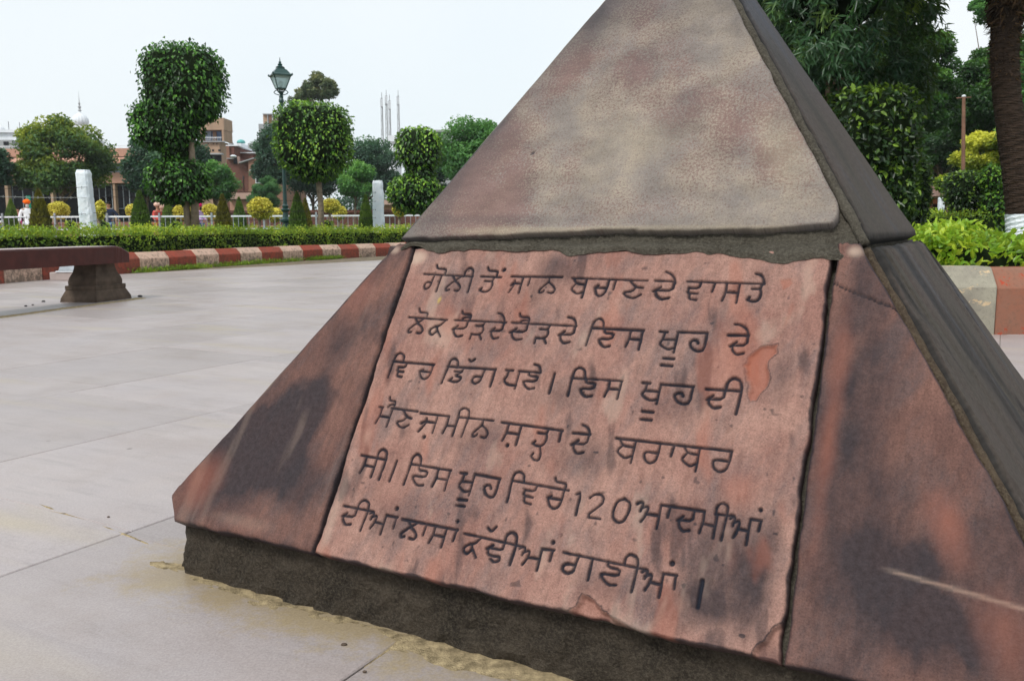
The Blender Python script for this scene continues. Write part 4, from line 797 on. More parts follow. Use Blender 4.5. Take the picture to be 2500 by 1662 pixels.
# weeds at the foot of the left kerb
rg = np.random.default_rng(12); Pk = resample(KL, .05); nW = 5200
sel = [q for q in range(len(Pk)) if 11.3 < Pk[q, 1] < 19]; cl = fbm(np.array(sel) * .06, np.zeros(len(sel)), 7); pr = np.clip(cl - .42, 0, 1) ** 1.5; pr /= pr.sum(); qi = rg.choice(sel, nW, p=pr)
Pw = np.stack([Pk[qi, 0] + rg.uniform(-.02, .16, nW) ** 1 * 1.0, Pk[qi, 1] + rg.uniform(-.05, .05, nW), rg.uniform(0, .05, nW) * rg.uniform(0, 1, nW) * 1.6], -1)
v, f, t = leaf_arrays(rg, Pw, np.tile([[0, 0, 1.0]], (nW, 1)), .05, .012, -.3, .9, rg.uniform(.1, .8, nW)); tag(mk('weeds', v, f, LEAF['hedge'], attrs={'tint': t}), label='tufts of weeds growing at the foot of the painted kerb', cat='weeds', kind='stuff')

def lobe(px, py0, py1, wpx, Y, ex=3.0, dy=None):
    a_ = at(px, py0, Y); b_ = at(px, py1, Y); k = F / Y; rx = wpx / k / 2
    return ((a_ + b_) / 2, np.array([rx, dy if dy else rx, (a_[2] - b_[2]) / 2]), ex)
def G0(px, py, Y, z=.03): a_ = at(px, py, Y); a_[2] = z; return a_
# topiary ficus trees (left)
Yt = 16.5
topiary('topiary_tree', G0(465, 600, Yt, .2), [lobe(449, 112, 292, 176, Yt, 4.0), lobe(472, 220, 300, 104, Yt, 3.0), lobe(409, 240, 366, 156, Yt, 3.0), lobe(437, 386, 498, 146, Yt, 2.7), lobe(428, 340, 400, 66, Yt, 2.4)], 'ficus', .078, .045,
        'tall topiary tree clipped into three stacked leafy blocks on twin trunks', 'tree', droop=.75, dens=1.0, stray=.035, seed=11,
        trunk=[([at(462, 590, Yt), at(455, 500, Yt), at(452, 420, Yt), at(425, 330, Yt)], [.075, .06, .05, .03]), ([at(478, 590, Yt), at(474, 470, Yt), at(466, 340, Yt), at(460, 220, Yt)], [.08, .07, .055, .03])], group=None)
Yt = 21.5
topiary('topiary_tree', G0(783, 600, Yt, .2), [lobe(766, 254, 418, 170, Yt, 4.6), lobe(768, 380, 444, 110, Yt, 2.6)], 'ficus2', .092, .052, 'topiary tree with one rounded leafy block on a single bare trunk, beside the lamp post', 'tree', droop=.7, dens=1.0, stray=.02, seed=12,
        trunk=[([at(785, 600, Yt), at(783, 500, Yt), at(778, 450, Yt), at(782, 400, Yt)], [.09, .07, .07, .05]), ([at(779, 445, Yt), at(750, 410, Yt)], [.05, .03])])
Yt = 26.0
topiary('topiary_tree', G0(1030, 600, Yt, .2), [lobe(1022, 312, 414, 108, Yt, 3.0), lobe(1016, 425, 520, 134, Yt, 2.4), lobe(1026, 390, 450, 70, Yt, 2.2)], 'ficus2', .115, .065, 'small topiary tree of two leafy balls half hidden by the pyramid edge', 'tree', droop=.7, dens=.85, stray=.05, seed=13,
        trunk=[([at(1034, 600, Yt), at(1032, 500, Yt), at(1026, 380, Yt)], [.07, .06, .04])])

# white posts
def white_post(px, ytop, Y, wpx, label, lean=0.0, seed=1, zb=0):
    base = G0(px, 600, Y, zb); ztop = at(px, ytop, Y)[2]; hw = wpx / (F / Y) / 2; root = empty('white_post', base, label=label, cat='post', group='whitewashed stone posts')
    n = 26; V = []; rg = np.random.default_rng(seed)
    for i in range(n + 1):
        t = i / n; z = zb + (ztop - zb) * t; wx = hw * (1 - .12 * t) ; sh = lean * t; nn = (fbm(np.array([t * 9]), np.array([seed * 1.0]), seed)[0] - .5) * hw * .5
        cr = [(-1, -.6), (-.6, -1), (.3, -1), (.72, -.92), (1, -.6), (1, .7), (.7, 1), (-.7, 1), (-1, .7)]
        if i == n: wx *= .82
        V += [(base[0] + sh + x * wx * (1 + rg.normal() * .02) + (nn if x > 0 else nn * .2), base[1] + y * wx * (1 + rg.normal() * .02), z + rg.normal() * .003) for x, y in cr]
    m_ = 9; Fq = [(i * m_ + j, i * m_ + (j + 1) % m_, (i + 1) * m_ + (j + 1) % m_, (i + 1) * m_ + j) for i in range(n) for j in range(m_)] + [tuple(n * m_ + j for j in range(m_))]
    mk('post', V, Fq, M['white'], root); return base, ztop
pA = white_post(221, 415, 14.6, 34, 'rough whitewashed stone post left of the tall topiary tree', lean=-.035, seed=3)
pB = white_post(926, 441, 23.5, 27, 'straight whitewashed post between the single-trunk and two-ball topiary trees', lean=0.0, seed=5)
pC = white_post(2293, 482, 26.0, 14, 'small distant whitewashed post in front of the orange kiosk', lean=-.02, seed=6, zb=.27)
# barbed wire
def wire(name, a_, b_, sag, label, barbs=True, mat='wire', r=.0035, n=40):
    a_ = np.array(a_, float); b_ = np.array(b_, float); pts = [a_ + (b_ - a_) * t + np.array([0, 0, -sag * 4 * t * (1 - t)]) for t in np.linspace(0, 1, n)]; mb = MB().tube(pts, r, 5)
    if barbs:
        L = np.linalg.norm(b_ - a_)
        for i in range(int(L / .16)):
            t = (i + .5) / int(L / .16); p_ = a_ + (b_ - a_) * t + np.array([0, 0, -sag * 4 * t * (1 - t)])
            for q in range(2): d_ = np.array([random.uniform(-.4, .4), random.uniform(-.3, .3), 1 if q else -1]) * .022; mb.tube([p_ - d_, p_ + d_], [.002, .002], 4)
    return tag(mb.build(name, M[mat]), label=label, cat='wire', group='strands of barbed wire along the post line')
for i, (y0, y1) in enumerate(((462, 473), (480, 478 + 10), (520, 505), (540, 528))):
    wire('barbed_wire', at(228, (y0 + 0), 14.5), at(920, (470, 492, 512, 532)[i], 23.4), .02, ('topmost', 'second', 'third', 'lowest')[i] + ' barbed wire strand between the two left white posts', r=.0035)
for i, y0 in enumerate((457, 482, 522, 545)):
    wire('barbed_wire', at(-160, (455, 470, 533, 548)[i], 13.0), at(212, y0, 14.5), .03, ('topmost', 'second, silvery', 'third', 'lowest')[i] + ' barbed wire strand left of the rough white post', mat='rope' if i == 1 else 'wire', r=.0035)

# lamp post
Yl = 23.0; Lb = G0(700, 600, Yl, .1); lamp = empty('lamp_post', Lb, label='dark green cast-iron lamp post with four-sided glass lantern', cat='lamp post')
def zl(py): return at(697, py, Yl)[2]
mb = MB(); X0, Y0 = Lb[0], Lb[1]
mb.lathe(X0, Y0, [(.15, .1), (.15, .3), (.115, .34), (.105, .55), (.10, .62), (.13, .64), (.13, .66), (.075, .69), (.065, .78), (.11, .81), (.115, .86), (.08, .89), (.06, .92), (.05, 1.05), (.09, 1.10), (.09, 1.13), (.05, 1.16), (.065, 1.22), (.04, 1.26), (.038, 1.4), (.036, 2.0), (.034, 2.6), (.033, zl(240) - .12), (.05, zl(240) - .1), (.05, zl(240) - .05), (.035, zl(240)), (.045, zl(237)), (.02, zl(232))], 16); mb.build('post', M['iron_green'], lamp, smooth=False)
mb = MB()
for s in (-1, 1):
    for ax in ((1, 0), (0, 1)):
        pts = [(0, zl(236)), (.03, zl(233)), (.11, zl(230)), (.14, zl(226)), (.10, zl(221)), (.05, zl(222)), (.06, zl(226))]; mb.tube([(X0 + ax[0] * s * x, Y0 + ax[1] * s * x, z) for x, z in pts], .011, 6)
        mb.tube([(X0, Y0, zl(234)), (X0 + ax[0] * s * .03, Y0 + ax[1] * s * .03, zl(228)), (X0 + ax[0] * s * .08, Y0 + ax[1] * s * .08, zl(219))], .012, 6)
mb.build('scroll_bracket', M['iron_green'], lamp, smooth=True)
zb_, zt_ = zl(217), zl(186); rb, rt_ = .10, .205; mb = MB(); cr4 = [(-1, -1), (1, -1), (1, 1), (-1, 1)]; th = R(28)
def L4(x, y, r, z): return (X0 + (x * math.cos(th) - y * math.sin(th)) * r, Y0 + (x * math.sin(th) + y * math.cos(th)) * r, z)
for x, y in cr4: mb.tube([L4(x, y, rb * .8, zb_), L4(x, y, rt_ * .8, zt_)], .011, 5)
for r_, z_ in ((rb * .8, zb_), (rt_ * .8, zt_)):
    for q in range(4): mb.tube([L4(*cr4[q], r_, z_), L4(*cr4[(q + 1) % 4], r_, z_)], .013, 5)
mb.lathe(X0, Y0, [(.10, zb_ - .02), (.10, zb_)], 8); fr = mb.build('lantern_frame', M['iron_green'], lamp)
for q in range(4):
    a_, b_ = cr4[q], cr4[(q + 1) % 4]; V = [L4(*a_, rb * .76, zb_), L4(*b_, rb * .76, zb_), L4(*b_, rt_ * .77, zt_), L4(*a_, rt_ * .77, zt_)]
    o = mk('pane', V, [(0, 1, 2, 3)], M['glass'], fr, world=True); sm = o.modifiers.new('solid', 'SOLIDIFY'); sm.thickness = .004
mb = MB()
def sqring(r, z): return [L4(x, y, r * .8, z) for x, y in cr4]
prof = [(rt_ * 1.15, zt_ - .01), (rt_ * 1.15, zt_ + .02), (rt_ * .95, zt_ + .05), (rt_ * .62, zt_ + .15), (rt_ * .45, zt_ + .17), (rt_ * .45, zt_ + .20)]; V = []; Fq = []
for r_, z_ in prof: V += sqring(r_, z_)
for i in range(len(prof) - 1):
    for q in range(4): Fq.append((i * 4 + q, i * 4 + (q + 1) % 4, i * 4 + 4 + (q + 1) % 4, i * 4 + 4 + q))
Fq += [(3, 2, 1, 0), tuple((len(prof) - 1) * 4 + q for q in range(4))]; mb.add(V, Fq)
for x, y in cr4: mb.lathe(*L4(x, y, rt_ * .9, 0)[:2], [(.01, zt_), (.02, zt_ + .03), (.004, zt_ + .06)], 6)
mb.build('lantern_roof', M['iron_green'], lamp)
zf = zt_ + .20; MB().lathe(X0, Y0, [(.075, zf), (.085, zf + .02), (.05, zf + .05), (.035, zf + .06), (.05, zf + .09), (.02, zf + .12), (.03, zf + .14), (.012, zf + .17), (.003, zf + .27)], 12).build('finial', M['iron_green'], lamp)
MB().lathe(X0, Y0, [(.02, zb_ + .02), (.03, zb_ + .06), (.05, zb_ + .10), (.05, zb_ + .15), (.02, zb_ + .19)], 10).build('bulb', M['rail'], lamp, smooth=True)

lamp.scale = (1.32, 1.32, 1)
# bench
def bench():
    hd = R(80); t = np.array([math.cos(hd), math.sin(hd), 0]); nl = np.array([-math.sin(hd), math.cos(hd), 0])      # along, away from camera (left)
    far = np.array([-3.395, 7.72, 0]); zt_, zb_ = .465, .318; dep = .34; Ls = 2.4
    root = empty('stone_bench', far, label='dark maroon stone bench on moulded feet, cut by the left frame edge', cat='bench')
    # seat: slab with broken far end
    n = 60; V = []; rg = np.random.default_rng(2)
    us = list(np.linspace(-Ls, -.22, 40)) + list(np.linspace(-.2, 0, 14))
    for u in us:
        f_ = max(0, (u + .2) / .2); ztop = zt_ - (.0 if f_ < .15 else (f_ - .15) ** 1.6 * .075) + (rg.normal() * .0012 if f_ > 0 else 0)
        ch = .012; x0 = -.0; P4 = [(x0, zb_), (x0 - .001, ztop - ch), (x0 + .006, ztop), (dep, ztop), (dep, zb_)]
        for x, z in P4: q = far + t * (u + (.035 if (f_ >= 1 and z > zb_ + .02) else 0) * 0) + nl * (x + rg.normal() * .0008); V.append((q[0], q[1], z))
    m_ = 5; N_ = len(us); Fq = [(i * m_ + j, i * m_ + (j + 1) % m_, (i + 1) * m_ + (j + 1) % m_, (i + 1) * m_ + j) for i in range(N_ - 1) for j in range(m_)] + [tuple(range(m_ - 1, -1, -1)), tuple((N_ - 1) * m_ + j for j in range(m_))]
    mi = [1 if (k % m_ == 2 and k < (N_ - 1) * m_) else 0 for k in range(len(Fq))]
    mk('seat', V, Fq, None, root, mats=[M['bench_seat'], M['bench_top']], mi=mi)
    # feet with classical moulding profile (half length along t, half depth), sections over z
    prof = [(0, .245), (.03, .24), (.075, .215), (.10, .200), (.102, .205), (.135, .205), (.137, .180), (.17, .182), (.205, .170), (.24, .148), (.28, .135), (.318, .130)]
    for cu in (-.245, -1.95):
        c_ = far + t * cu + nl * (dep / 2); V = []
        for z, r_ in prof:
            hy = r_; hx = r_ * .62 + .02
            for sx, sy in ((1, -1), (1, 1), (-1, 1), (-1, -1)): q = c_ + t * hy * sx + nl * hx * sy; V.append((q[0], q[1], z))
        Fq = [(i * 4 + j, i * 4 + 4 + j, i * 4 + 4 + (j + 1) % 4, i * 4 + (j + 1) % 4) for i in range(len(prof) - 1) for j in range(4)]
        o = mk('foot', V, Fq, M['bench_foot'], root); bv = o.modifiers.new('bevel', 'BEVEL'); bv.width = .006; bv.segments = 2; bv.limit_method = 'ANGLE'; bv.angle_limit = R(50)
    return far, t, nl
bf, bt, bn = bench()
a_ = bf + bt * -2.2 - bn * .07; b_ = bf + bt * .1 - bn * .07
drift('sand', [(a_[0], a_[1]), ((a_[0] + b_[0]) / 2, (a_[1] + b_[1]) / 2), (b_[0], b_[1])], .14, .010, 31, 'dirty sand gathered along the foot of the stone bench')
# flood light in the kerb gap behind the bench
fl = empty('flood_light', at(125, 668, 10.9) * np.array([1, 1, 0]), label='small grey flood light on a stone block behind the bench', cat='flood light')
fp = at(125, 668, 10.6); fx, fy = fp[0] + .25, fp[1]
MB().box(fx - .22, fx + .2, fy - .1, fy + .12, 0, .10).build('base_block', M['bench_top'], fl, bevel=.008)
MB().add([(fx - .12, fy - .09, .115), (fx + .12, fy - .09, .115), (fx + .12, fy + .09, .115), (fx - .12, fy + .09, .115), (fx - .095, fy - .06, .22), (fx + .095, fy - .06, .22), (fx + .095, fy + .06, .22), (fx - .095, fy + .06, .22)], [(0, 3, 2, 1), (4, 5, 6, 7), (0, 1, 5, 4), (1, 2, 6, 5), (2, 3, 7, 6), (3, 0, 4, 7)]).build('housing', M['grey_metal'], fl, bevel=.01)
MB().box(fx - .14, fx + .14, fy - .11, fy + .11, .101, .115).build('rim', M['rail'], fl)
# pebbles
for i, (px, py, s) in enumerate(((342, 725, .022), (106, 737, .015), (63, 748, .012), (80, 745, .010), (1425, 1578, .004), (840, 1575, .0045), (265, 1262, .003), (890, 1640, .003))):
    d_ = FW + RT * (px - 1250) / F - UP * (py - 831) / F; q = np.array([0, 0, CH]) + d_ * (-CH / d_[2])
    V, Fq = ico((q[0], q[1], s * .35), (s, s * .8, s * .5), 2, np.random.default_rng(i), .3)
    tag(mk('pebble', V, Fq, M['black'] if i < 4 else M['bench_foot']), label=('biggest dark pebble just right of the bench foot', 'dark pebble under the bench seat', 'leftmost dark pebble under the bench', 'small dark pebble between its two neighbours under the bench', 'tiny stone chip at the foot of the inscription', 'brown stone chip in front of the marker at bottom left', 'tiny chip on the paving left of the marker', 'tiny chip on the paving at the bottom edge')[i], cat='pebble', group='small stones lying on the paving')

# ------------------------------------------------------------------ railing behind the hedge
Yr = 31.0; zr_t = at(500, 528, Yr)[2]; zr_b = at(500, 559, Yr)[2]; rl = empty('railing', at(0, 600, Yr) * np.array([1, 1, 0]), label='low white metal railing crossing the garden behind the hedge', cat='railing')
xs0, xs1 = at(-60, 560, Yr)[0], at(1120, 560, Yr)[0]
MB().box(xs0, xs1, Yr - .03, Yr + .03, zr_t - .03, zr_t + .025).build('top_rail', M['rail'], rl)
MB().box(xs0, xs1, Yr - .02, Yr + .02, zr_b - .02, zr_b + .02).build('bottom_rail', M['rail'], rl)
bar_me = None; i = 0; x = xs0 + .1
while x < xs1:
    if i % 10 == 5:
        MB().box(x - .03, x + .03, Yr - .085, Yr - .042, 0, zr_t + .13).build('post', M['grey_metal'], rl)
    else:
        if bar_me is None:
            o = MB().box(-.009, .009, -.009, .009, zr_b + .021, zr_t - .031).build('bar', M['grey_metal'], rl, world=False); bar_me = o.data
        else: o = bpy.data.objects.new('bar', bar_me); COL.objects.link(o); o.parent = rl
        o.location = (x - rl.location[0], Yr - rl.location[1], 0)
    x += .185; i += 1
# planters wall seen through the railing
tag(MB().box(at(-80, 560, 37)[0], at(560, 560, 37)[0], 37, 37.3, 0, .95).build('garden_wall', M['brick_light']), label='low reddish garden wall seen through the railing at left', cat='wall')
tag(MB().box(at(600, 560, 42)[0], at(1120, 560, 42)[0], 42, 42.3, 0, .8).build('garden_wall', M['pinkwall']), label='low pink garden wall seen through the railing in the middle', cat='wall')
tag(MB().box(at(560, 560, 50)[0], at(1140, 560, 50)[0], 50, 50.4, 0, 1.55).box(at(560, 560, 50)[0], at(1140, 560, 50)[0], 49.9, 50.5, 1.551, 1.70).build('boundary_wall', M['brick']), label='dark red boundary wall behind the round yellow shrubs', cat='wall')
gh = [(-9, 33.5), (-6.5, 33.7), (-3, 33.5), (0, 33.8)]
hedge('garden_hedge', [(-10.5, 34.2), (-6, 34.0), (-1.5, 34.2)], 1, .0, .7, .05, .68, .10, .06, .9, 'hedge', 'low bright hedge just beyond the white railing', 41)

# cones and round golden shrubs
def cone_shrub(px, ytop, wpx, Y, leafm, label, seed, ybot=None, zb=.05):
    rg = np.random.default_rng(seed); base = G0(px, 600, Y, zb); zt_ = at(px, ytop, Y)[2]; r0 = wpx / (F / Y) / 2; H_ = zt_ - zb
    root = empty('cone_shrub', base, label=label, cat='conifer', group='clipped conical conifers in the garden'); n = 5200; u = rg.uniform(0, 1, n) ** .8; th = rg.uniform(0, 2 * math.pi, n)
    def rad(u): return r0 * np.clip(np.sin(np.clip((1 - u) * 1.45, 0, 1) * math.pi / 2), 0, 1) ** .9 * (.86 + .14 * sstep(0, .25, u)) * 1.12
    rr = rad(u) * rg.uniform(.8, 1.03, n) * (1 + .16 * (fbm(th * 3, u * 12, seed) - .5)); P = np.stack([base[0] + rr * np.cos(th), base[1] + rr * np.sin(th), zb + u * H_], -1); N = np.stack([np.cos(th), np.sin(th), th * 0 + .5], -1); N /= np.linalg.norm(N, axis=1)[:, None]
    T = np.clip(.45 * fbm(th * 4, u * 16, seed + 2) + .25 + rg.uniform(-.25, .3, n), 0, 1); v, f, t = leaf_arrays(rg, P, N, .075, .03, -.8, .5, T); mk('foliage', v, f, LEAF[leafm], root, attrs={'tint': t})
    MB().lathe(base[0], base[1], [(float(rad(np.array(q))) * .82, zb + q * H_) for q in np.linspace(0, .97, 12)], 14).build('shrub_filler', M['core'], root, smooth=True); return root  # solid filler, dark for the shade inside the cone
for a in ((103, 466, 44, 19, 'thuja', 'olive-gold cone between the turbaned man and the rough white post', 1), (347, 468, 42, 21, 'thuja_green', 'green cone under the left side of the tall topiary tree', 2), (548, 477, 36, 24, 'thuja', 'olive cone right of the man in the lavender shirt', 3),
          (588, 483, 30, 34, 'thuja_green', 'fresh green cone next to the round yellow shrub on a stem', 4), (729, 472, 38, 22, 'thuja_green', 'green-gold cone just right of the lamp post', 5), (749, 487, 26, 27, 'thuja', 'small cone half hidden behind the cone beside the lamp', 6),
          (895, 478, 32, 24, 'thuja_green', 'cone left of the straight white post', 7), (34, 488, 32, 33, 'thuja_green', 'small rounded cone at the far left, behind the railing', 8), (415, 488, 34, 34, 'thuja_green', 'cone seen between the topiary trunks and the couple', 9)): cone_shrub(*a)
def gold(px, y0, y1, wpx, Y, label, seed, stem=False):
    L_ = lobe(px, y0, y1, wpx, Y, 2.2); b = G0(px, 600, Y, .05); tr = [([b, (b[0], b[1], L_[0][2])], [.05, .04])]
    topiary('golden_shrub', b, [L_], 'gold', .085, .055, label, 'shrub', droop=-.1, dens=1.9, stray=.01, trunk=tr, seed=seed, group='round golden shrubs in the garden')
for a in ((143, 494, 534, 48, 34, 'wide golden dome shrub between the olive cone and the rough white post', 21), (245, 490, 535, 22, 26, 'golden shrub half hidden behind the rough white post', 22), (322, 499, 532, 26, 36, 'golden shrub left of the green cone and the couple', 23),
          (446, 500, 536, 42, 34, 'golden shrub behind the trunks of the tall topiary tree', 24), (513, 499, 535, 38, 36, 'golden shrub between the lavender shirt and the olive cone', 25), (636, 484, 534, 56, 27, 'biggest golden ball shrub, left of the lamp post', 26), (672, 510, 542, 34, 33, 'low golden shrub at the foot of the lamp post', 27),
          (807, 487, 519, 42, 30, 'golden ball shrub right of the single topiary trunk', 28), (829, 504, 536, 32, 34, 'low golden shrub just right of the golden ball on its stem', 29), (976, 493, 528, 34, 28, 'golden shrub right of the straight white post', 30)): gold(*a)
# potted / low plants near the railing
for i, (px, py) in enumerate(((173, 548), (432, 548), (252, 548), (800, 545))):
    b = G0(px, 600, 30.0, .45); L_ = lobe(px, py - 8, py + 12, 26, 30.0, 2.0); topiary('low_plant', b, [L_], 'hedge', .11, .05, ('bright low plant left of the rough white post', 'bright low plant between the couple and the topiary trunks', 'bright low plant behind the foot of the rough white post', 'bright low plant right of the single topiary trunk')[i], 'plant', dens=.7, stray=.2, seed=60 + i, group='low plants along the railing')

# ------------------------------------------------------------------ background trees, left
def bt_(name, px, ytop, ybot, wpx, Y, leafm, n, leaf, label, seed, **k):
    a_ = at(px, ytop, Y); b_ = at(px, ybot, Y); kk = F / Y; rx = wpx / kk / 2; c_ = (a_ + b_) / 2; rz = (a_[2] - b_[2]) / 2
    return tree(name, G0(px, 600, Y, .0), 0, c_, (rx, rx * .8, rz), leafm, n, leaf, label, seed=seed, trunk_r=max(.09, rx * .07), **k)
bt_('garden_tree', 156, 280, 515, 246, 46, 'treeA', 26000, .19, 'broad yellow-green tree in front of the pink building', 101, nclump=62, clump=.34, yellow=.25)
bt_('garden_tree', -18, 318, 500, 80, 44, 'treeB', 7000, .18, 'dark tree cut by the left frame edge', 102, nclump=24)
bt_('garden_tree', 366, 318, 525, 120, 50, 'treeB', 15000, .19, 'dark blue-green tree behind the tall topiary tree', 103, nclump=40)
bt_('garden_tree', 470, 330, 520, 100, 54, 'treeB', 10000, .20, 'dark tree just right of the tall topiary tree, beside the tan tower', 113, nclump=30)
bt_('garden_tree', 528, 382, 520, 90, 47, 'treeC', 9000, .16, 'smaller grey-green tree in front of the brick houses', 104, nclump=32)
bt_('garden_tree', 668, 296, 500, 92, 62, 'treeB', 13000, .21, 'dark tree behind the lamp post', 105, nclump=40)
bt_('tall_tree', 782, 178, 262, 96, 80, 'treeE', 6000, .26, 'tall olive tree rising above the single-block topiary', 106, nclump=26, clump=.36)
bt_('tall_tree', 735, 205, 300, 70, 84, 'treeE', 3500, .26, 'yellowing tall tree just behind the top of the topiary, left of the tallest', 126, nclump=20, clump=.36)
bt_('garden_tree', 765, 330, 520, 150, 66, 'treeB', 14000, .22, 'dark tree mass behind the single-block topiary', 116, nclump=40)
bt_('garden_tree', 905, 312, 520, 130, 64, 'treeB', 16000, .21, 'dark rounded tree between the topiaries, below the masts', 107, nclump=44)
bt_('garden_tree', 868, 385, 510, 88, 48, 'treeC', 9000, .15, 'smaller fresh green tree in front of the dark rounded tree', 108, nclump=32)
bt_('garden_tree', 1165, 270, 500, 230, 44, 'treeC', 24000, .17, 'bright green tree behind the two-ball topiary and pyramid edge', 109, nclump=60, clump=.33)
bt_('garden_tree', 1050, 385, 520, 130, 56, 'treeB', 10000, .18, 'dark tree behind the two-ball topiary', 119, nclump=30)
bt_('pine_bush', 650, 426, 535, 82, 40, 'pine', 16000, .16, 'soft pale green pine bush behind the biggest golden ball', 110, nclump=40, clump=.3, aspect=.14, droop=-.4)

# far wood closing the horizon
rg = np.random.default_rng(900); nC = 190; cx_ = rg.uniform(-75, 120, nC); cy_ = rg.uniform(100, 112, nC); P = []; T = []
for q in range(nC):
    m_ = 330; rr_ = rg.uniform(1.6, 3.0); dd = rnd_dirs(rg, m_); P.append(np.array([cx_[q], cy_[q], rg.uniform(1.2, 4.2)]) + dd * rr_ * np.array([1.2, 1, .9]) * (rg.uniform(.3, 1, m_) ** .6)[:, None]); T.append(np.clip(rg.uniform(.05, .6) + .25 * dd[:, 2] + rg.uniform(-.1, .1, m_), 0, 1))
P = np.concatenate(P); T = np.concatenate(T); v, f, t = leaf_arrays(rg, P, np.tile([[0, -.4, .9]], (len(P), 1)), .42, .28, 0, 1.0, T)
tag(mk('far_wood', v, f, LEAF['treeB'], attrs={'tint': t}), label='distant dark belt of trees closing the horizon', cat='wood', kind='stuff')
# ------------------------------------------------------------------ buildings, left
def fb(mb, px0, px1, py0, py1, Y, dep, cx=None):
    a_ = at(px0, py0, Y); b_ = at(px1, py1, Y); x0, x1 = a_[0], b_[0]; zt_ = at((px0 + px1) / 2, py0, Y)[2]; zb_ = at((px0 + px1) / 2, py1, Y)[2]; mb.box(x0, x1, Y, Y + dep, zb_, zt_); return mb
def win(par, px0, px1, py0, py1, Y, mull=2, frame='grey_metal', glass='window'):
    mb = MB(); a_ = at(px0, py0, Y); b_ = at(px1, py1, Y); x0, x1, zt_, zb_ = a_[0], b_[0], a_[2], b_[2]; t = .06
    mb.box(x0, x1, Y - .12, Y - .002, zb_, zb_ + t).box(x0, x1, Y - .12, Y - .002, zt_ - t, zt_)
    for i in range(mull + 1): x = x0 + (x1 - x0 - t) * i / mull; mb.box(x, x + t, Y - .115, Y - .003, zb_ + t, zt_ - t)
    w_ = mb.build('window', M[frame], par); 
    for i in range(mull): xa = x0 + t + (x1 - x0 - t) * i / mull; xb = x0 + (x1 - x0 - t) * (i + 1) / mull; MB().box(xa, xb, Y - .05, Y - .03, zb_ + t, zt_ - t).build('pane', M[glass], w_)
Yb = 74.0
b1 = empty('pink_building', at(150, 600, Yb) * np.array([1, 1, 0]), label='long two-storey pink building with ribbon windows behind the left trees', cat='building')
mb = MB(); fb(mb, -160, 348, 363, 383, Yb, 14).build('parapet', M['pinkwall'], b1)
fb(MB(), -160, 348, 383.5, 397, Yb + .35, 14).build('wall', M['pinkwall'], b1)
o = MB(); za, zb2 = at(200, 385, Yb)[2], at(200, 397, Yb)[2]; xa, xb = at(-160, 390, Yb)[0], at(350, 390, Yb)[0]
o.add([(xa, Yb - .02, za), (xb, Yb - .02, za), (xb, Yb - .9, zb2), (xa, Yb - .9, zb2), (xa, Yb - .02, za - .12), (xb, Yb - .02, za - .12), (xb, Yb - .9, zb2 - .12), (xa, Yb - .9, zb2 - .12)], [(0, 3, 2, 1), (4, 5, 6, 7), (0, 1, 5, 4), (3, 7, 6, 2), (0, 4, 7, 3), (1, 2, 6, 5)]).build('sun_shade', M['pinkwall'], b1)
fb(MB(), -160, 348, 397.5, 422, Yb + .4, 13).build('wall', M['pinkwall'], b1)
fb(MB(), -160, 348, 422.5, 448, Yb, 14).build('wall', M['pinkwall'], b1)
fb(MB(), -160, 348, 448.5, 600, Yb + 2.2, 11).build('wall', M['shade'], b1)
for p0, p1, ml in ((247, 306, 3), (317, 340, 1), (8, 32, 1), (60, 100, 2), (130, 180, 3), (-90, -30, 3)): win(b1, p0, p1, 399, 421, Yb + .4, ml, glass='window_blue')
for px in (-60, 20, 130, 215, 282, 338): fb(MB(), px - 2.2, px + 2.2, 448.2, 600, Yb + .1, .5).build('column', M['tan'], b1)
for p0, p1 in ((226, 278), (285, 335), (30, 110)): win(b1, p0, p1, 452, 510, Yb + .9, 3, frame='grey_metal', glass='shade')
fb(MB(), 226, 278, 480, 512, Yb + .85, .1).build('infill_panel', M['brick'], b1)
fb(MB(), -160, 348, 356.5, 358, Yb + .3, .06).build('roof_rail', M['rail'], b1)
for px in range(-140, 348, 24): fb(MB(), px, px + 1, 358.1, 362.9, Yb + .3, .06).build('rail_post', M['rail'], b1)
Yw = 96.0; b2 = empty('white_house', at(60, 600, Yw) * np.array([1, 1, 0]), label='white flat-roofed house with flagpoles beyond the pink building', cat='building')
fb(MB(), -80, 96, 324, 600, Yw, 12).build('wall', M['pale'], b2); fb(MB(), -80, 118, 317, 323.5, Yw - .3, 13).build('roof_slab', M['pale'], b2); fb(MB(), -30, 31, 342, 370, Yw - 3, 3).build('annex', M['greywall'], b2); fb(MB(), 8, 20, 346, 354, Yw - 3.1, .1).build('window', M['shade'], b2); fb(MB(), 112, 128, 322, 336, Yw - 2, 2).build('roof_tank', M['black'], b2)
for px, yt in ((20, 297), (47, 299), (78, 300)): fb(MB(), px - .7, px + .7, yt, 316.8, Yw, .15).build('flagpole', M['greywall'], b2)
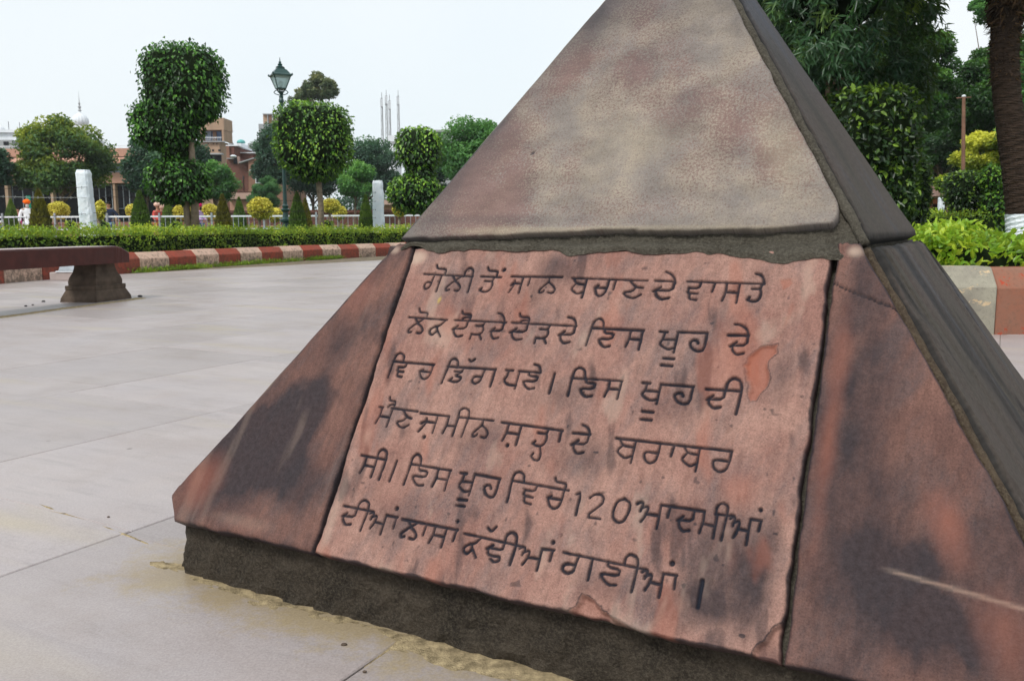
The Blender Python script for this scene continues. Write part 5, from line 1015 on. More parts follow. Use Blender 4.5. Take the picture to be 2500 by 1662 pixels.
# temple domes far behind
def dome(px, ytop, ybase, wpx, Y, label, spire=True):
    root = empty('ribbed_dome', at(px, 600, Y) * np.array([1, 1, 0]), label=label, cat='dome', group='white domes of a distant temple'); c_ = at(px, ybase, Y); top = at(px, ytop, Y)[2]; r_ = wpx / (F / Y) / 2; zb_ = c_[2]; n = 32; prof = [(.80, -3.5), (.80, -.05), (.86, 0), (1.0, .35), (1.02, .6), (.95, .9), (.78, 1.2), (.55, 1.42), (.3, 1.56), (.16, 1.75), (.08, 1.9)]; h = (top - zb_) / 1.9
    V = []; Fq = []
    for i, (r0, z) in enumerate(prof):
        for k in range(n): th = 2 * math.pi * k / n; rr = r_ * r0 * (1 + (.035 if k % 2 else -.01) * (1 if 2 < i < 9 else 0)); V.append((c_[0] + rr * math.cos(th), c_[1] + rr * math.sin(th), zb_ + z * h))
    for i in range(len(prof) - 1):
        for k in range(n): Fq.append((i * n + k, i * n + (k + 1) % n, (i + 1) * n + (k + 1) % n, (i + 1) * n + k))
    mk('dome', V, Fq, M['pale'], root)
    MB().lathe(c_[0], c_[1], [(.22, top - .1), (.45, top + .2), (.2, top + .5), (.3, top + .9), (.45, top + 1.1), (.15, top + 1.4), (.28, top + 2.0), (.1, top + 2.3), (.05, top + 3.6), (.01, top + 5.2)], 10).build('spire', M['greywall'], root)
dome(197, 272, 306, 36, 230, 'pale ribbed dome with spire above the yellow-green tree')
dome(-3, 300, 335, 34, 235, 'pale dome cut by the left frame edge')
# tan tower
Yt2 = 98.0; b3 = empty('tan_tower', at(516, 600, Yt2) * np.array([1, 1, 0]), label='tan tower house with a blue recessed balcony right of the tall topiary', cat='building')
fb(MB(), 484, 547, 288, 317.5, Yt2, 3).build('wall', M['tan'], b3); fb(MB(), 484, 493, 317.8, 344, Yt2, 3).build('wall', M['tan'], b3); fb(MB(), 541, 547, 317.8, 344, Yt2, 3).build('wall', M['tan'], b3); fb(MB(), 484, 547, 344.3, 600, Yt2, 3).build('wall', M['tan'], b3)
fb(MB(), 493.2, 540.8, 317.8, 344, Yt2 + 1.4, .3).build('recess_wall', M['bluewall'], b3); fb(MB(), 502, 516, 319, 343.5, Yt2 + 1.2, .1).build('door', M['bluepanel'], b3); fb(MB(), 519, 529, 322, 343.5, Yt2 + 1.2, .1).build('door', M['tan'], b3)
fb(MB(), 493.2, 540.8, 335, 336.5, Yt2 + .1, .08).build('balcony_rail', M['rail'], b3)
for i in range(12): fb(MB(), 494 + i * 4, 494.7 + i * 4, 336.6, 343.8, Yt2 + .1, .08).build('baluster', M['rail'], b3)
fb(MB(), 483, 548, 344.5, 347, Yt2 - .3, .3).build('ledge', M['greywall'], b3); fb(MB(), 484, 542, 374, 377.5, Yt2 - .6, .6).build('ledge', M['greywall'], b3)
for px in (505, 520, 535): fb(MB(), px - 2.5, px + 2.5, 365, 370, Yt2 - .03, .2).build('vent_opening', M['shade'], b3)
for px in (508, 521, 529): fb(MB(), px - 1.2, px + 1.2, 350, 353, Yt2 - .03, .2).build('vent_opening', M['shade'], b3)
fb(MB(), 486, 540, 377.8, 395, Yt2 - .02, .2).build('dark_opening', M['shade'], b3)
# brick houses
Yh = 78.0; b4 = empty('brick_house', at(600, 600, Yh) * np.array([1, 1, 0]), label='dark red brick house with small white window, left of the lamp post', cat='building')
def polyprism(px_pts, Y, dep, name, mat, par):
    P = [at(x, y, Y) for x, y in px_pts]; n = len(P); V = [(p_[0], Y, p_[2]) for p_ in P] + [(p_[0], Y + dep, p_[2]) for p_ in P]
    return mk(name, V, [tuple(range(n - 1, -1, -1)), tuple(range(n, 2 * n))] + [(i, (i + 1) % n, n + (i + 1) % n, n + i) for i in range(n)], mat, par)
polyprism([(555, 600), (555, 386), (570, 384), (572, 401), (585, 398), (606, 391), (606, 600)], Yh, 9, 'wall', M['brick'], b4)
polyprism([(606.3, 600), (606.3, 391), (618, 387), (660, 396), (690, 400), (690, 600)], Yh - .4, 9, 'wall', M['brick_light'], b4)
polyprism([(583, 398.6), (607, 391.2), (619, 387.2), (619, 384.7), (607, 388.6), (583, 396.2)], Yh - .6, .9, 'coping', M['greywall'], b4)
fb(MB(), 608, 645, 414.5, 417.5, Yh - 1.3, .9).build('window_ledge', M['greywall'], b4); win(b4, 624, 642, 431, 448, Yh - .4, 2, frame='rail')
fb(MB(), 592, 596, 430, 437, Yh - .04, .1).build('drain_head', M['black'], b4); fb(MB(), 593.3, 594.8, 437.2, 466, Yh - .1, .1).build('drain_pipe', M['black'], b4)
fb(MB(), 553, 569, 386, 388, Yh - .4, 1.2).build('ledge', M['greywall'], b4); fb(MB(), 569.5, 579, 385, 400, Yh - .1, .5).build('dark_doorway', M['shade'], b4); fb(MB(), 579.3, 582, 382, 400, Yh - .2, .6).build('pier', M['pinkpale'], b4)
b5 = empty('brick_house', at(600, 600, 88) * np.array([1, 1, 0]), label='upper brick house stepping up behind the dark red one', cat='building')
fb(MB(), 552, 582, 357, 600, 86, 6).build('wall', M['brick'], b5); fb(MB(), 582.5, 628, 374.5, 600, 88, 6).build('wall', M['brick'], b5); fb(MB(), 552, 561, 357.2, 395, 85.8, .3).build('pier', M['brick_light'], b5); fb(MB(), 551, 580, 354.5, 356.8, 85.9, 6.2).build('coping', M['pale'], b5); fb(MB(), 582, 625, 372, 374.3, 87.8, 6.2).build('coping', M['pale'], b5)
MB().lathe(at(567, 381, 77)[0], 77.3, [(.2, at(567, 384, 77)[2]), (.3, at(567, 381, 77)[2]), (.15, at(567, 378, 77)[2])], 10).build('dish', M['pale'], b5)
b6 = empty('pale_house', at(595, 600, 130) * np.array([1, 1, 0]), label='pale rooftop building with a teal dome beyond the brick houses', cat='building')
fb(MB(), 578, 599, 350, 600, 130, 8).build('wall', M['pale'], b6); fb(MB(), 605, 621, 350, 363, 128, 6).build('wall', M['greywall'], b6); fb(MB(), 595, 617, 362, 600, 129, 6).build('wall', M['pale'], b6); fb(MB(), 598.5, 602, 367, 373, 128.9, .2).build('window', M['shade'], b6); fb(MB(), 607, 611, 367, 373, 128.9, .2).build('window', M['shade'], b6)
c_ = at(588.5, 350, 133); MB().lathe(c_[0], c_[1], [(.62, c_[2]), (.6, c_[2] + .25), (.45, c_[2] + .42), (.2, c_[2] + .52), (.05, c_[2] + .56)], 16).build('dome', M['teal'], b6, smooth=True)
b7 = empty('antenna_tower', at(564, 600, 125) * np.array([1, 1, 0]), label='thin rooftop aerial mast between the tan tower and teal dome', cat='antenna'); c_ = at(564, 352, 125)
MB().lathe(c_[0], c_[1], [(.5, -1 * 0 + c_[2] - 1), (.35, c_[2] + .1), (.2, c_[2] + .35), (.1, c_[2] + .5), (.07, at(564, 325, 125)[2]), (.02, at(564, 305, 125)[2])], 8).tube([at(561, 322, 125), at(570, 321, 125)], .04, 5).build('mast', M['greywall'], b7)
# grey tower behind the lamp
b8 = empty('grey_tower', at(655, 600, 105) * np.array([1, 1, 0]), label='unfinished grey and brick tower behind the lamp post', cat='building')
fb(MB(), 642, 690, 280, 302.5, 105, 7).build('wall', M['tan'], b8); fb(MB(), 631, 670, 303, 600, 104, 8).build('wall', M['greywall'], b8)
for i, px in enumerate((652, 664, 668, 673)): fb(MB(), px, px + (3 if i == 0 else 1.6), 278, 302, 104.8, .25).build('pilaster', M['pale'] if i else M['greywall'], b8)
fb(MB(), 641, 691, 277.5, 279.7, 104.7, 7.6).build('coping', M['greywall'], b8); fb(MB(), 656, 662, 281, 301, 104.9, .15).build('panel', M['brick_light'], b8)
# low pinkish structures
pk = empty('pink_outbuilding', at(590, 600, 58) * np.array([1, 1, 0]), label='pale pink outbuilding below the brick house', cat='building')
fb(MB(), 560, 616, 476, 600, 58, 5).build('wall', M['pinkwall'], pk); fb(MB(), 556, 620, 471, 486, 57.6, 5.6).build('roof_band', M['pinkpale'], pk)
pk2 = empty('pink_outbuilding', at(960, 600, 60) * np.array([1, 1, 0]), label='low pink outbuilding behind the straight white post', cat='building')
fb(MB(), 915, 1010, 500, 600, 60, 5).build('wall', M['pinkwall'], pk2); fb(MB(), 910, 1015, 488, 499.7, 59.6, 5.8).build('roof_band', M['pinkpale'], pk2)
# masts
for i, (px, yt, yb, ww) in enumerate(((932, 226, 330, 7), (943, 220, 335, 8), (951, 232, 335, 7), (972, 221, 325, 8))):
    Ym = 170; mast = empty('lattice_mast', at(px, 600, Ym) * np.array([1, 1, 0]), label=('leftmost', 'second and tallest', 'third', 'rightmost, set apart')[i] + ' of the four steel lattice masts above the dark rounded tree', cat='mast', group='steel lattice masts'); a_ = at(px, yt + 14, Ym); zb_ = 5; zt_ = a_[2]; r_ = ww / (F / Ym) / 2; mb = MB()
    for sx, sy in ((-1, -1), (1, -1), (0, 1)): mb.tube([(a_[0] + sx * r_, Ym + sy * r_, zb_), (a_[0] + sx * r_ * .5, Ym + sy * r_ * .5, zt_)], .055, 4)
    n = 16
    for q in range(n):
        z0_, z1_ = zb_ + (zt_ - zb_) * q / n, zb_ + (zt_ - zb_) * (q + 1) / n; r0, r1 = r_ * (1 - .5 * q / n), r_ * (1 - .5 * (q + 1) / n); s = 1 if q % 2 else -1
        mb.tube([(a_[0] - s * r0, Ym - r0, z0_), (a_[0] + s * r1, Ym - r1, z1_)], .035, 4); mb.tube([(a_[0] - r1, Ym - r1, z1_), (a_[0] + r1, Ym - r1, z1_)], .03, 4)
    mb.tube([(a_[0], Ym, zt_), (a_[0], Ym, at(px, yt, Ym)[2])], .06, 4); mb.build('lattice', M['greywall'], mast)
    for q in range(3): MB().box(a_[0] - .28 + q * .2, a_[0] - .14 + q * .2, Ym - .5, Ym - .3, zt_ - 1.6, zt_ - .2).build('aerial', M['pale'], mast)
wh = empty('white_house', at(958, 600, 150) * np.array([1, 1, 0]), label='narrow white building below the masts', cat='building'); fb(MB(), 947, 970, 331, 600, 150, 8).build('wall', M['pale'], wh); fb(MB(), 952, 966, 345, 350, 149.9, .2).build('window', M['greywall'], wh)
gb = empty('grey_block', at(1095, 600, 120) * np.array([1, 1, 0]), label='grey flat-roofed block right of the two-ball topiary', cat='building'); fb(MB(), 1060, 1122, 319, 600, 120, 10).build('wall', M['greywall'], gb); fb(MB(), 1057, 1125, 317, 322, 119.5, 11).build('roof_slab', M['greywall'], gb)
for px in (1070, 1090, 1108): fb(MB(), px, px + 7, 326, 333, 119.95, .2).build('window', M['shade'], gb)
tag(MB().box(at(62, 478, 40)[0], at(73, 478, 40)[0], 40, 40.05, at(67, 512, 40)[2], at(67, 478, 40)[2]).box(at(66, 500, 40)[0], at(67, 500, 40)[0], 40.06, 40.12, 0, at(67, 478, 40)[2]).build('green_board', M['green_sign']), label='blank green board behind the man in the orange turban', cat='sign')

# ------------------------------------------------------------------ right-hand garden
def mast_tree():
    rg = np.random.default_rng(77); Y = 11.5; k = F / Y; base = G0(2030, 600, Y, .27); root = empty('drooping_tree', base, label='big dark tree with long drooping leaves behind the pyramid', cat='tree')
    MB().tube([base, base + [0, .1, 2.0], base + [0.05, .1, 5]], [.16, .13, .07], 9).build('trunk', M['bark'], root, smooth=True)
    # clumps: each a spray of pendent leaves
    n = 760; P = []; N = []; T = []
    cx = at(2035, 100, Y)[0]; top = 4.6; 
    for q in range(n):
        th = rg.uniform(0, 2 * math.pi); z = 2.05 + 3.5 * rg.uniform() ** 1.35; rad = 1.27 * (1 - max(0, (z - 4.2)) / 3.2) * (.86 + .14 * sstep(2.0, 2.8, np.array(z))) * rg.uniform(.55, 1.02)
        c_ = np.array([cx + rad * math.cos(th), Y + rad * math.sin(th), z]); m_ = 46; dd = rnd_dirs(rg, m_); 
        pp = c_ + dd * np.array([.15, .15, .17]) * rg.uniform(.2, 1, m_)[:, None]; o_ = np.array([math.cos(th), math.sin(th), .2]); P.append(pp); N.append(np.tile(o_, (m_, 1)) + dd * .5)
        bt0 = rg.uniform(.05, .45) + (.5 if (rg.uniform() < .07) else 0); T.append(np.clip(bt0 + rg.uniform(-.12, .15, m_), 0, 1))
    P = np.concatenate(P); N = np.concatenate(N); N /= np.linalg.norm(N, axis=1)[:, None]; T = np.concatenate(T)
    v, f, t = leaf_arrays(rg, P, N, .135, .028, .9, .85, T); mk('crown', v, f, LEAF['mast'], root, attrs={'tint': t})
    V, Fq = ico((cx, Y, 4.25), (.70, .70, 1.25), 4, rg, .25); mk('crown_filler', V, Fq, M['core'], root)  # solid filler, dark for the shade inside the crown
mast_tree()
def shrubR(px, y0, y1, wpx, Y, label, seed, ex=3.0, leaf=.07, leafm='darkshrub', name='clipped_shrub', low=None, six=False, dens=1.2, taper=None, stray=.02):
    L_ = lobe(px, y0, y1, wpx, Y, ex); b = G0(px, 600, Y, .27); lobes = [L_]
    if taper: lobes = [lobe(px + dx, ya, yb, ww, Y, ex) for dx, ya, yb, ww in taper]
    return topiary(name, b, lobes, leafm, leaf, leaf * .55, label, 'shrub', droop=.35, dens=dens, stray=stray, trunk=[([b, (b[0], b[1], L_[0][2])], [.05, .03])], seed=seed, six=six, bark='bark')
shrubR(2117, 217, 540, 210, 10.5, 'largest dark clipped shrub block, right of the pyramid edge', 201, 4.0, .075, six=True, taper=[(0, 216, 440, 212), (20, 330, 560, 175)], dens=1.25)
shrubR(2228, 380, 560, 80, 13.5, 'medium dark rounded shrub beside the largest clipped block', 202, 2.8, .07)
shrubR(2352, 420, 570, 90, 15.5, 'dark vase-shaped clipped shrub in front of the yellow tree', 203, 3.0, .07, taper=[(0, 418, 510, 88), (3, 470, 570, 66)])
shrubR(2308, 428, 470, 44, 20, 'small green ball shrub left of the vase-shaped shrub', 204, 2.4, .07, 'hedge', taper=[(0, 427, 468, 46)])
shrubR(2430, 410, 575, 72, 15.0, 'loose leggy green shrub beside the palm trunk', 205, 2.2, .075, 'ficus2', taper=[(-12, 405, 470, 50), (4, 450, 580, 74)], dens=.9, stray=.15)
hedge('garden_hedge', [(2.9, 14.2), (6.6, 14.6), (12, 15)], 1, 0, .9, .27, .80, .05, .03, 1.1, 'hedge', 'dull green clipped hedge beyond the bright leafy hedge at right', 42)
hedge('garden_hedge', [(7.3, 23.0), (10.5, 23.4), (20, 24)], 1, 0, .9, .27, .98, .09, .05, .9, 'hedge_near', 'bright green hedge around the small distant white post', 43)
# lawn wisps by the hedge
bt_('yellow_tree', 2405, 312, 455, 165, 24, 'yellow', 15000, .11, 'yellow-green tree behind the vase-shaped shrub', 301, nclump=46, clump=.3)
bt_('garden_tree', 2235, 30, 425, 240, 27, 'treeD', 44000, .12, 'leafy green tree behind the largest clipped shrub', 302, nclump=90, clump=.26)
bt_('garden_tree', 2440, 70, 430, 270, 31, 'treeD', 46000, .13, 'dark leafy tree behind the wooden pole', 303, nclump=90, clump=.26)
bt_('garden_tree', 2110, 60, 470, 250, 33, 'treeD', 26000, .13, 'deep green tree filling the gap beside the drooping tree', 304, nclump=70, clump=.28)
bt_('garden_tree', 2600, 60, 520, 300, 22, 'treeC', 22000, .11, 'bright green tree at the right frame edge behind the palm', 305, nclump=70, clump=.28)
bt_('garden_tree', 1960, 40, 560, 300, 36, 'treeD', 20000, .15, 'dark green tree behind the upper right face of the pyramid', 306, nclump=60, clump=.3)
bt_('garden_tree', 2425, -60, 105, 130, 34, 'treeC', 8000, .13, 'high tree top behind the palm head', 307, nclump=40, clump=.26)
bt_('garden_tree', 2330, 250, 520, 460, 47, 'treeD', 44000, .19, 'far dark line of trees behind the kiosk', 308, nclump=80, clump=.3)
bt_('garden_tree', 2090, -80, 220, 280, 31, 'treeD', 20000, .14, 'tree top filling the gap above the largest clipped shrub', 310, nclump=60, clump=.32)
bt_('garden_tree', 2300, 290, 442, 230, 44, 'treeD', 22000, .18, 'dark tree crown between the wooden pole and the largest clipped shrub', 311, nclump=60, clump=.34)
bt_('garden_tree', 1880, -150, 560, 420, 55, 'treeD', 24000, .26, 'distant dark tree behind the drooping tree', 309, nclump=70, clump=.3)
# wooden pole
pb = G0(2350, 600, 19, .27); pole = empty('wooden_pole', pb, label='thin weathered wooden pole with short crosspiece before the trees', cat='pole')
MB().tube([pb, at(2352, 330, 19), at(2353, 234, 19)], [.045, .04, .035], 8).build('shaft', M['wood'], pole); MB().tube([at(2335, 240, 19), at(2371, 238, 19)], .012, 6).build('crosspiece', M['wood'], pole); MB().lathe(*at(2353, 236, 19)[:2], [(.04, at(2353, 237, 19)[2]), (.045, at(2353, 234, 19)[2]), (.02, at(2353, 232, 19)[2])], 8).build('insulator', M['pale'], pole)
# kiosk
Yk = 40.0; ks = empty('orange_kiosk', at(2295, 600, Yk) * np.array([1, 1, 0]), label='small orange kiosk with brown tiled roof, seen behind the distant white post', cat='building')
mb = MB(); 
for p0, p1, y0, y1 in ((2268, 2272, 484, 507), (2277, 2296, 484, 507), (2304, 2330, 484, 507), (2268, 2330, 498, 507.2)): fb(mb, p0, p1, y0, y1, Yk, 3)
mb.build('wall', M['orange'], ks); fb(MB(), 2266, 2332, 507.5, 600, Yk + .3, 2.4).build('plinth', M['shade'], ks); fb(MB(), 2272.2, 2303.8, 484.2, 497.8, Yk + .5, 2).build('interior', M['shade'], ks)
fb(MB(), 2263, 2345, 476, 483.7, Yk - .5, 4).build('roof_edge', M['pinkwall'], ks)
polyprism([(2258, 473), (2263, 449), (2290, 449), (2291, 473)], Yk + .3, 3, 'roof', M['roofbrown'], ks); polyprism([(2284, 479), (2292, 466), (2330, 463), (2345, 479)], Yk - .9, 3, 'roof', M['roofbrown'], ks)
hb = empty('tan_house', at(2470, 600, 60) * np.array([1, 1, 0]), label='tan house glimpsed behind the leggy shrub and palm trunk', cat='building'); fb(MB(), 2400, 2470, 434, 600, 60, 5).build('wall', M['tan'], hb); fb(MB(), 2396, 2474, 430, 434, 59.6, 5.6).build('coping', M['pinkpale'], hb)
# palm
def palm():
    Y = 10.0; pts = [at(2497, 600, Y), at(2494, 560, Y), at(2490, 500, Y), at(2482, 420, Y), at(2470, 330, Y), at(2458, 230, Y), at(2452, 140, Y), at(2455, 60, Y), at(2470, -30, Y)]
    root = empty('palm_tree', pts[0] * np.array([1, 1, 0]) + np.array([0, 0, .27]), label='leaning palm tree with ringed trunk and white painted base at the right edge', cat='palm tree')
    P = np.array(pts); tt = np.linspace(0, len(P) - 1, 150); C_ = np.stack([np.interp(tt, range(len(P)), P[:, i]) for i in range(3)], -1); w0 = 31 / (F / Y)
    def seg(i0, i1, grow, name, mat, ringed=True):
        V = []; n = 18; cnt = 0
        for i in range(i0, i1):
            for sub in ((0, 1.0), (.5, 1.012), (.9, .985)) if ringed else ((0, 1),):
                f_ = i + sub[0]; c_ = np.array([np.interp(f_, range(150), C_[:, q]) for q in range(3)]); r_ = w0 * (1.08 - .12 * f_ / 150) * (sub[1] if ringed else 1) + grow
                for k in range(n): th = 2 * math.pi * k / n; rr = r_ * (1 + .03 * math.sin(k * 5 + i * 1.7)); V.append((c_[0] + rr * math.cos(th), c_[1] + rr * math.sin(th), c_[2] + .006 * math.sin(k * 3 + i)))
                cnt += 1
        Fq = [(i * n + k, i * n + (k + 1) % n, (i + 1) * n + (k + 1) % n, (i + 1) * n + k) for i in range(cnt - 1) for k in range(n)]; mk(name, V, Fq, mat, root)
    iw = next(i for i in range(150) if C_[i, 2] > at(2490, 521, Y)[2])
    seg(0, iw, .006, 'painted_base', M['white'], False); seg(iw - 1, 149, 0, 'trunk', M['palm'])
    rg = np.random.default_rng(5); head = at(2462, -75, Y)
    # fibrous old leaf bases
    n = 2600; P_ = np.array([np.array([np.interp(q, range(150), C_[:, j]) for j in range(3)]) for q in rg.uniform(100, 149, n)]); th = rg.uniform(0, 2 * math.pi, n); rr = rg.uniform(.08, .22, n) * np.clip((P_[:, 2] - 2.4) / .6, .55, 1); P_[:, 0] += rr * np.cos(th); P_[:, 1] += rr * np.sin(th)
    N = np.stack([np.cos(th), np.sin(th), th * 0 - .1], -1); v, f, t = leaf_arrays(rg, P_, N, .13, .022, .5, .5, rg.uniform(0, 1, n)); mk('leaf_bases', v, f, LEAF['fibre'], root, attrs={'tint': t})
    for q in range(19):
        th = 2 * math.pi * q / 15 + rg.uniform(-.15, .15); el = rg.uniform(.35, 1.25); L_ = 2.1
        if q > 14: th = (2.75, 3.15, 3.5, 3.95)[q - 15]; el = (.42, .40, .46, .34)[q - 15]; L_ = (1.55, 1.3, 1.6, 1.2)[q - 15]
        st = head + np.array([0, 0, .15 + .2 * max(el, 0)]); pts_ = []
        for s in np.linspace(0, 1, 14): pts_.append(st + np.array([math.cos(th), math.sin(th), 0]) * L_ * s * math.cos(el * .6) + np.array([0, 0, L_ * (s * math.sin(el) - .62 * s * s)]))
        fr_ = MB().tube(pts_, [.018 * (1 - .8 * s) for s in np.linspace(0, 1, 14)], 5).build('frond', M['frond_stem'], root)
        PP = []; DD = []; pts_ = np.array(pts_); m_ = 90
        for side in (-1, 1):
            for j in range(m_):
                s = .15 + .85 * j / m_; p_ = np.array([np.interp(s * 13, range(14), pts_[:, i]) for i in range(3)]); tg = pts_[min(int(s * 13) + 1, 13)] - pts_[min(int(s * 13), 12)]; tg /= np.linalg.norm(tg); sd_ = np.cross(tg, [0, 0, 1.0]); sd_ /= np.linalg.norm(sd_); PP.append(p_); DD.append(sd_ * side * .8 + tg * .6 + np.array([0, 0, -.35 + rg.normal() * .1]))
        PP = np.array(PP); DD = np.array(DD); DD /= np.linalg.norm(DD, axis=1)[:, None]; l = .42; S = np.cross(DD, [[0, 0, 1.0]]); S /= np.linalg.norm(S, axis=1)[:, None]
        V = np.stack([PP, PP + DD * l * .4 + S * .012, PP + DD * l + np.array([0, 0, -.06]), PP + DD * l * .4 - S * .012], 1).reshape(-1, 3); Fq = (np.arange(len(PP))[:, None, None] * 4 + np.array([(0, 1, 2), (0, 2, 3)])[None]).reshape(-1, 3)
        mk('leaflets', V, Fq, LEAF['treeD'], fr_, attrs={'tint': np.repeat(rg.uniform(.2, 1, len(PP)), 4)})
k = NT('palm_trunk'); p_ = k.pos(); n1 = k.noise(p_, 1, 4, .6, (8, 8, 60)); n2 = k.noise(p_, 50, 3, .7); M['palm'] = (k.bump(k.math('ADD', n1, n2), .8, .02), k.fin(k.ramp(k.math('ADD', k.math('MULTIPLY', n1, .7), k.math('MULTIPLY', n2, .3)), (.35, (.014, .009, .007)), (.6, (.065, .042, .030))), .9, .2))[1]
M['frond_stem'] = mat_simple('frond_stem', (.10, .12, .03), .6, .3)
LEAF['fibre'] = mat_leaf('dry_palm_fibre', (.02, .012, .006), (.07, .04, .02), (.16, .09, .04), .1, .8, 3)
palm()

# ------------------------------------------------------------------ haze
hz = MB().box(-210, 210, -32, 315, -1.1, 46).build('haze', M['rail']); hz['kind'] = 'stuff'; hz['label'] = 'pale air haze over the whole place'
hm = bpy.data.materials.new('haze_air'); hm.use_nodes = True; ht = hm.node_tree; ht.nodes.clear(); ho = ht.nodes.new('ShaderNodeOutputMaterial'); hv = ht.nodes.new('ShaderNodeVolumePrincipled')
hv.inputs['Color'].default_value = (.93, .96, 1, 1); hv.inputs['Density'].default_value = .00038; hv.inputs['Anisotropy'].default_value = .2; ht.links.new(hv.outputs[0], ho.inputs['Volume']); hz.data.materials.clear(); hz.data.materials.append(hm)
# ------------------------------------------------------------------ people
def cloth(name, c): return mat_simple(name, c, .85, .15, .15, 12, bump=.3)
SK = mat_simple('skin', (.32, .17, .10), .55, .35, .08, 20, bump=0)
def skin_obj(name, nodes, edges, mat, parent, sub=2):
    me = bpy.data.meshes.new(name); me.from_pydata([tuple(n_[0]) for n_ in nodes], edges, []); me.materials.append(mat); o = bpy.data.objects.new(name, me); COL.objects.link(o); o.parent = parent
    m_ = o.modifiers.new('skin', 'SKIN'); m_.use_smooth_shade = True
    for i, n_ in enumerate(nodes): me.skin_vertices[0].data[i].radius = (n_[1], n_[2] if len(n_) > 2 else n_[1]); me.skin_vertices[0].data[i].use_root = (i == 0)
    s = o.modifiers.new('sub', 'SUBSURF'); s.levels = sub; s.render_levels = sub; return o
def person(px, ytop, Y, facing, shirt, lower, head, label, hair=(.01, .008, .006), long_shirt=False, bag=None, h=1.66, arm='down', beard=None, turban=None, zb=.02, lean=0, covered=None):
    z_top = at(px, ytop, Y)[2]; h = z_top - zb; s = h / 1.75; base = at(px, 600, Y); root = empty('person', (base[0], base[1], zb), facing, label=label, cat='person')
    def q(x, y, z): return (x * s, y * s, z * s)
    st = .10
    body = [(q(0, 0, .96), .135 * s, .10 * s), (q(0, 0, 1.15), .125 * s, .095 * s), (q(0, -.01, 1.35), .155 * s, .105 * s), (q(0, 0, 1.46), .075 * s, .065 * s), (q(0, -.01, 1.53), .052 * s), (q(0, -.02, 1.60), .078 * s, .085 * s), (q(0, -.02, 1.70), .075 * s, .085 * s),
            (q(-.10, 0, .90), .085 * s), (q(-.11, -st, .50), .058 * s), (q(-.11, -st * .3, .10), .038 * s), (q(-.12, -.16, .04), .035 * s),
            (q(.10, 0, .90), .085 * s), (q(.11, st * .4, .50), .058 * s), (q(.11, st * 1.3, .10), .038 * s), (q(.12, st * 1.3 - .14, .04), .035 * s)]
    if arm == 'down': ha = [(-.30, -.08, .95), (.30, -.05, .95)]; el = [(-.26, .03, 1.15), (.26, .03, 1.15)]
    elif arm == 'wide': ha = [(-.42, -.05, 1.02), (.42, -.05, 1.02)]; el = [(-.33, .02, 1.18), (.33, .02, 1.18)]
    else: ha = [(-.12, -.26, 1.08), (.12, -.26, 1.10)]; el = [(-.26, -.02, 1.12), (.26, -.02, 1.12)]
    for sd_, i_ in ((-1, 0), (1, 1)): body += [(q(sd_ * .19, 0, 1.41), .055 * s), (q(*el[i_]), .042 * s), (q(*ha[i_]), .030 * s), (q(ha[i_][0] + sd_ * .005, ha[i_][1] - .05, ha[i_][2] - .08), .026 * s)]
    ed = [(0, 1), (1, 2), (2, 3), (3, 4), (4, 5), (5, 6), (0, 7), (7, 8), (8, 9), (9, 10), (0, 11), (11, 12), (12, 13), (13, 14), (2, 15), (15, 16), (16, 17), (17, 18), (2, 19), (19, 20), (20, 21), (21, 22)]
    skin_obj('body', body, ed, SK, root)
    g_ = .016 * s; zl_ = .62 if long_shirt else .90
    tor = [(q(0, 0, 1.15), .140 * s + g_, .105 * s + g_), (q(0, -.01, 1.36), .160 * s + g_, .11 * s + g_), (q(0, 0, 1.46), .075 * s + g_, .07 * s + g_), (q(0, 0, .96), .145 * s + g_, .115 * s + g_), (q(0, 0, zl_), (.19 if long_shirt else .15) * s + g_, (.15 if long_shirt else .115) * s + g_)]
    te = [(0, 1), (1, 2), (0, 3), (3, 4)]
    for sd_, i_ in ((-1, 0), (1, 1)): b0 = len(tor); tor += [(q(sd_ * .19, 0, 1.40), .060 * s + g_), (q(*el[i_]), .048 * s + g_), (q(*ha[i_]), .036 * s + g_)]; te += [(1, b0), (b0, b0 + 1), (b0 + 1, b0 + 2)]
    skin_obj('shirt', tor, te, shirt, root)
    leg = [(q(0, 0, .94), .14 * s + g_, .11 * s + g_)]; le = []
    for sd_, yk, ya in ((-1, -st, -st * .3), (1, st * .4, st * 1.3)): b0 = len(leg); leg += [(q(sd_ * .10, 0, .86), .095 * s + g_), (q(sd_ * .11, yk, .50), .068 * s + g_), (q(sd_ * .11, ya, .12), .055 * s + g_)]; le += [(0, b0), (b0, b0 + 1), (b0 + 1, b0 + 2)]
    skin_obj('trousers', leg, le, lower, root)
    # face details
    mb = MB(); V, Fq = ico(q(0, -.115, 1.62), (.014 * s, .02 * s, .022 * s), 1); mb.add(V, Fq); mk('nose', mb.V, mb.F, SK, root, world=False)
    for sx in (-1, 1): V, Fq = ico(q(sx * .03, -.100, 1.645), (.012 * s, .008 * s, .008 * s), 1); mk('eye', V, Fq, M['black'], root, world=False)
    for sx in (-1, 1): V, Fq = ico(q(sx * .083, -.01, 1.63), (.010 * s, .02 * s, .03 * s), 1); mk('ear', V, Fq, SK, root, world=False)
    if turban is not None:
        V, Fq = ico(q(0, .0, 1.71), (.135 * s, .145 * s, .10 * s), 3); V = V + np.stack([V[:, 0] * 0, V[:, 0] * 0, .008 * s * np.sin((V[:, 2] / s + V[:, 0] * .9) * 110)], -1); mk('turban', V, Fq, turban, root, smooth=True, world=False)
    else:
        V, Fq = ico(q(0, .012, 1.685), (.092 * s, .105 * s, .085 * s), 3); mk('hair', V, Fq, cloth('hair', hair), root, smooth=True, world=False)
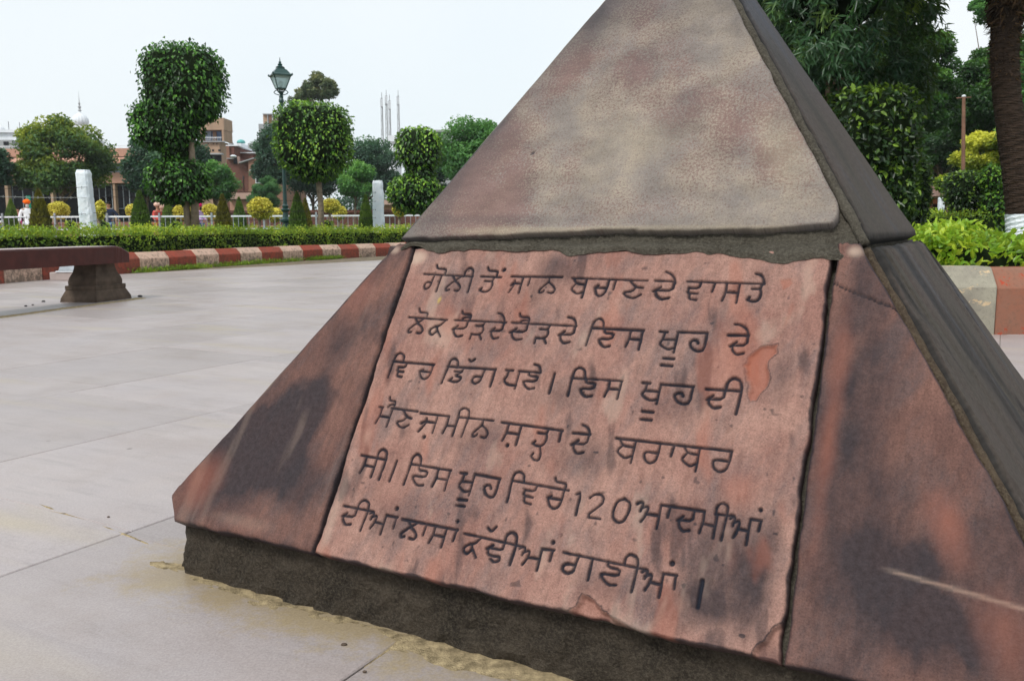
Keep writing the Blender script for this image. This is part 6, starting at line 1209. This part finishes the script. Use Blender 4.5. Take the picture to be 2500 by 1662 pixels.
    if beard is not None: V, Fq = ico(q(0, -.085, 1.55), (.06 * s, .05 * s, .065 * s), 2); mk('beard', V, Fq, cloth('beard', beard), root, smooth=True, world=False)
    if covered is not None: V, Fq = ico(q(0, .02, 1.66), (.11 * s, .115 * s, .13 * s), 3); mk('headscarf', V, Fq, covered, root, smooth=True, world=False)
    for sx, ya in ((-.12, -.10), (.12, .0)): V, Fq = ico(q(sx, ya, .03), (.05 * s, .13 * s, .04 * s), 2); mk('shoe', V, Fq, M['black'], root, world=False)
    if bag is not None: V, Fq = ico(q(.36, -.08, .80), (.15 * s, .10 * s, .17 * s), 2); mk('bag', V, Fq, bag, root, smooth=True, world=False)
    return root
W_ = cloth('white_cotton', (.80, .84, .88)); OR = cloth('orange_cloth', (.85, .14, .01)); PK = cloth('pink_cloth', (.62, .05, .28)); RD = cloth('red_cloth', (.62, .10, .08)); NV = cloth('navy_cloth', (.02, .03, .06)); DN = cloth('denim', (.12, .20, .34)); LV = cloth('lavender_cloth', (.52, .36, .62)); MG = cloth('magenta_cloth', (.62, .015, .14)); BK = cloth('black_cloth', (.015, .015, .018)); CR = cloth('cream_cloth', (.70, .48, .38)); BL = cloth('blue_cloth', (.03, .08, .38)); SLT = cloth('salmon_cloth', (.6, .2, .14))
person(73, 490, 32.4, R(35), W_, W_, None, 'man in an orange turban and long white shirt carrying an orange bag', turban=OR, long_shirt=True, bag=OR, arm='down', beard=(.5, .5, .5))
person(52, 506, 34.5, R(-60), PK, W_, None, 'woman in a pink top standing behind the man in the orange turban', long_shirt=True)
person(271, 493, 33.5, R(5), NV, DN, None, 'man in dark shirt and jeans, arms held out, right of the rough white post', arm='wide')
person(389, 497, 34.5, R(70), RD, SLT, None, 'man in red with a cream turban, left one of the pair', turban=CR, arm='front')
person(399, 499, 35.3, R(-90), BK, BK, None, 'woman in black with a pale headscarf, right one of the pair', covered=CR, long_shirt=True, arm='front')
person(490, 498, 33.5, R(80), LV, DN, None, 'man in a magenta turban and lavender shirt beside the topiary trunks', turban=MG, arm='front', beard=(.02, .02, .02))
person(481, 499, 35.0, R(-60), W_, NV, None, 'person in a blue turban half hidden behind the man in lavender', turban=BL)
person(4, 540, 32.5, R(20), DN, NV, None, 'small child with a white cap at the left frame edge', turban=W_)
person(11, 541, 33.0, R(-20), NV, DN, None, 'child in navy beside the child with the white cap', turban=W_)
person(2247, 487, 44, R(10), BK, BK, None, 'person in black left of the orange kiosk', zb=.27)
person(2258, 488, 45, R(-20), BK, NV, None, 'person in black nearest the orange kiosk wall', zb=.27, turban=W_)
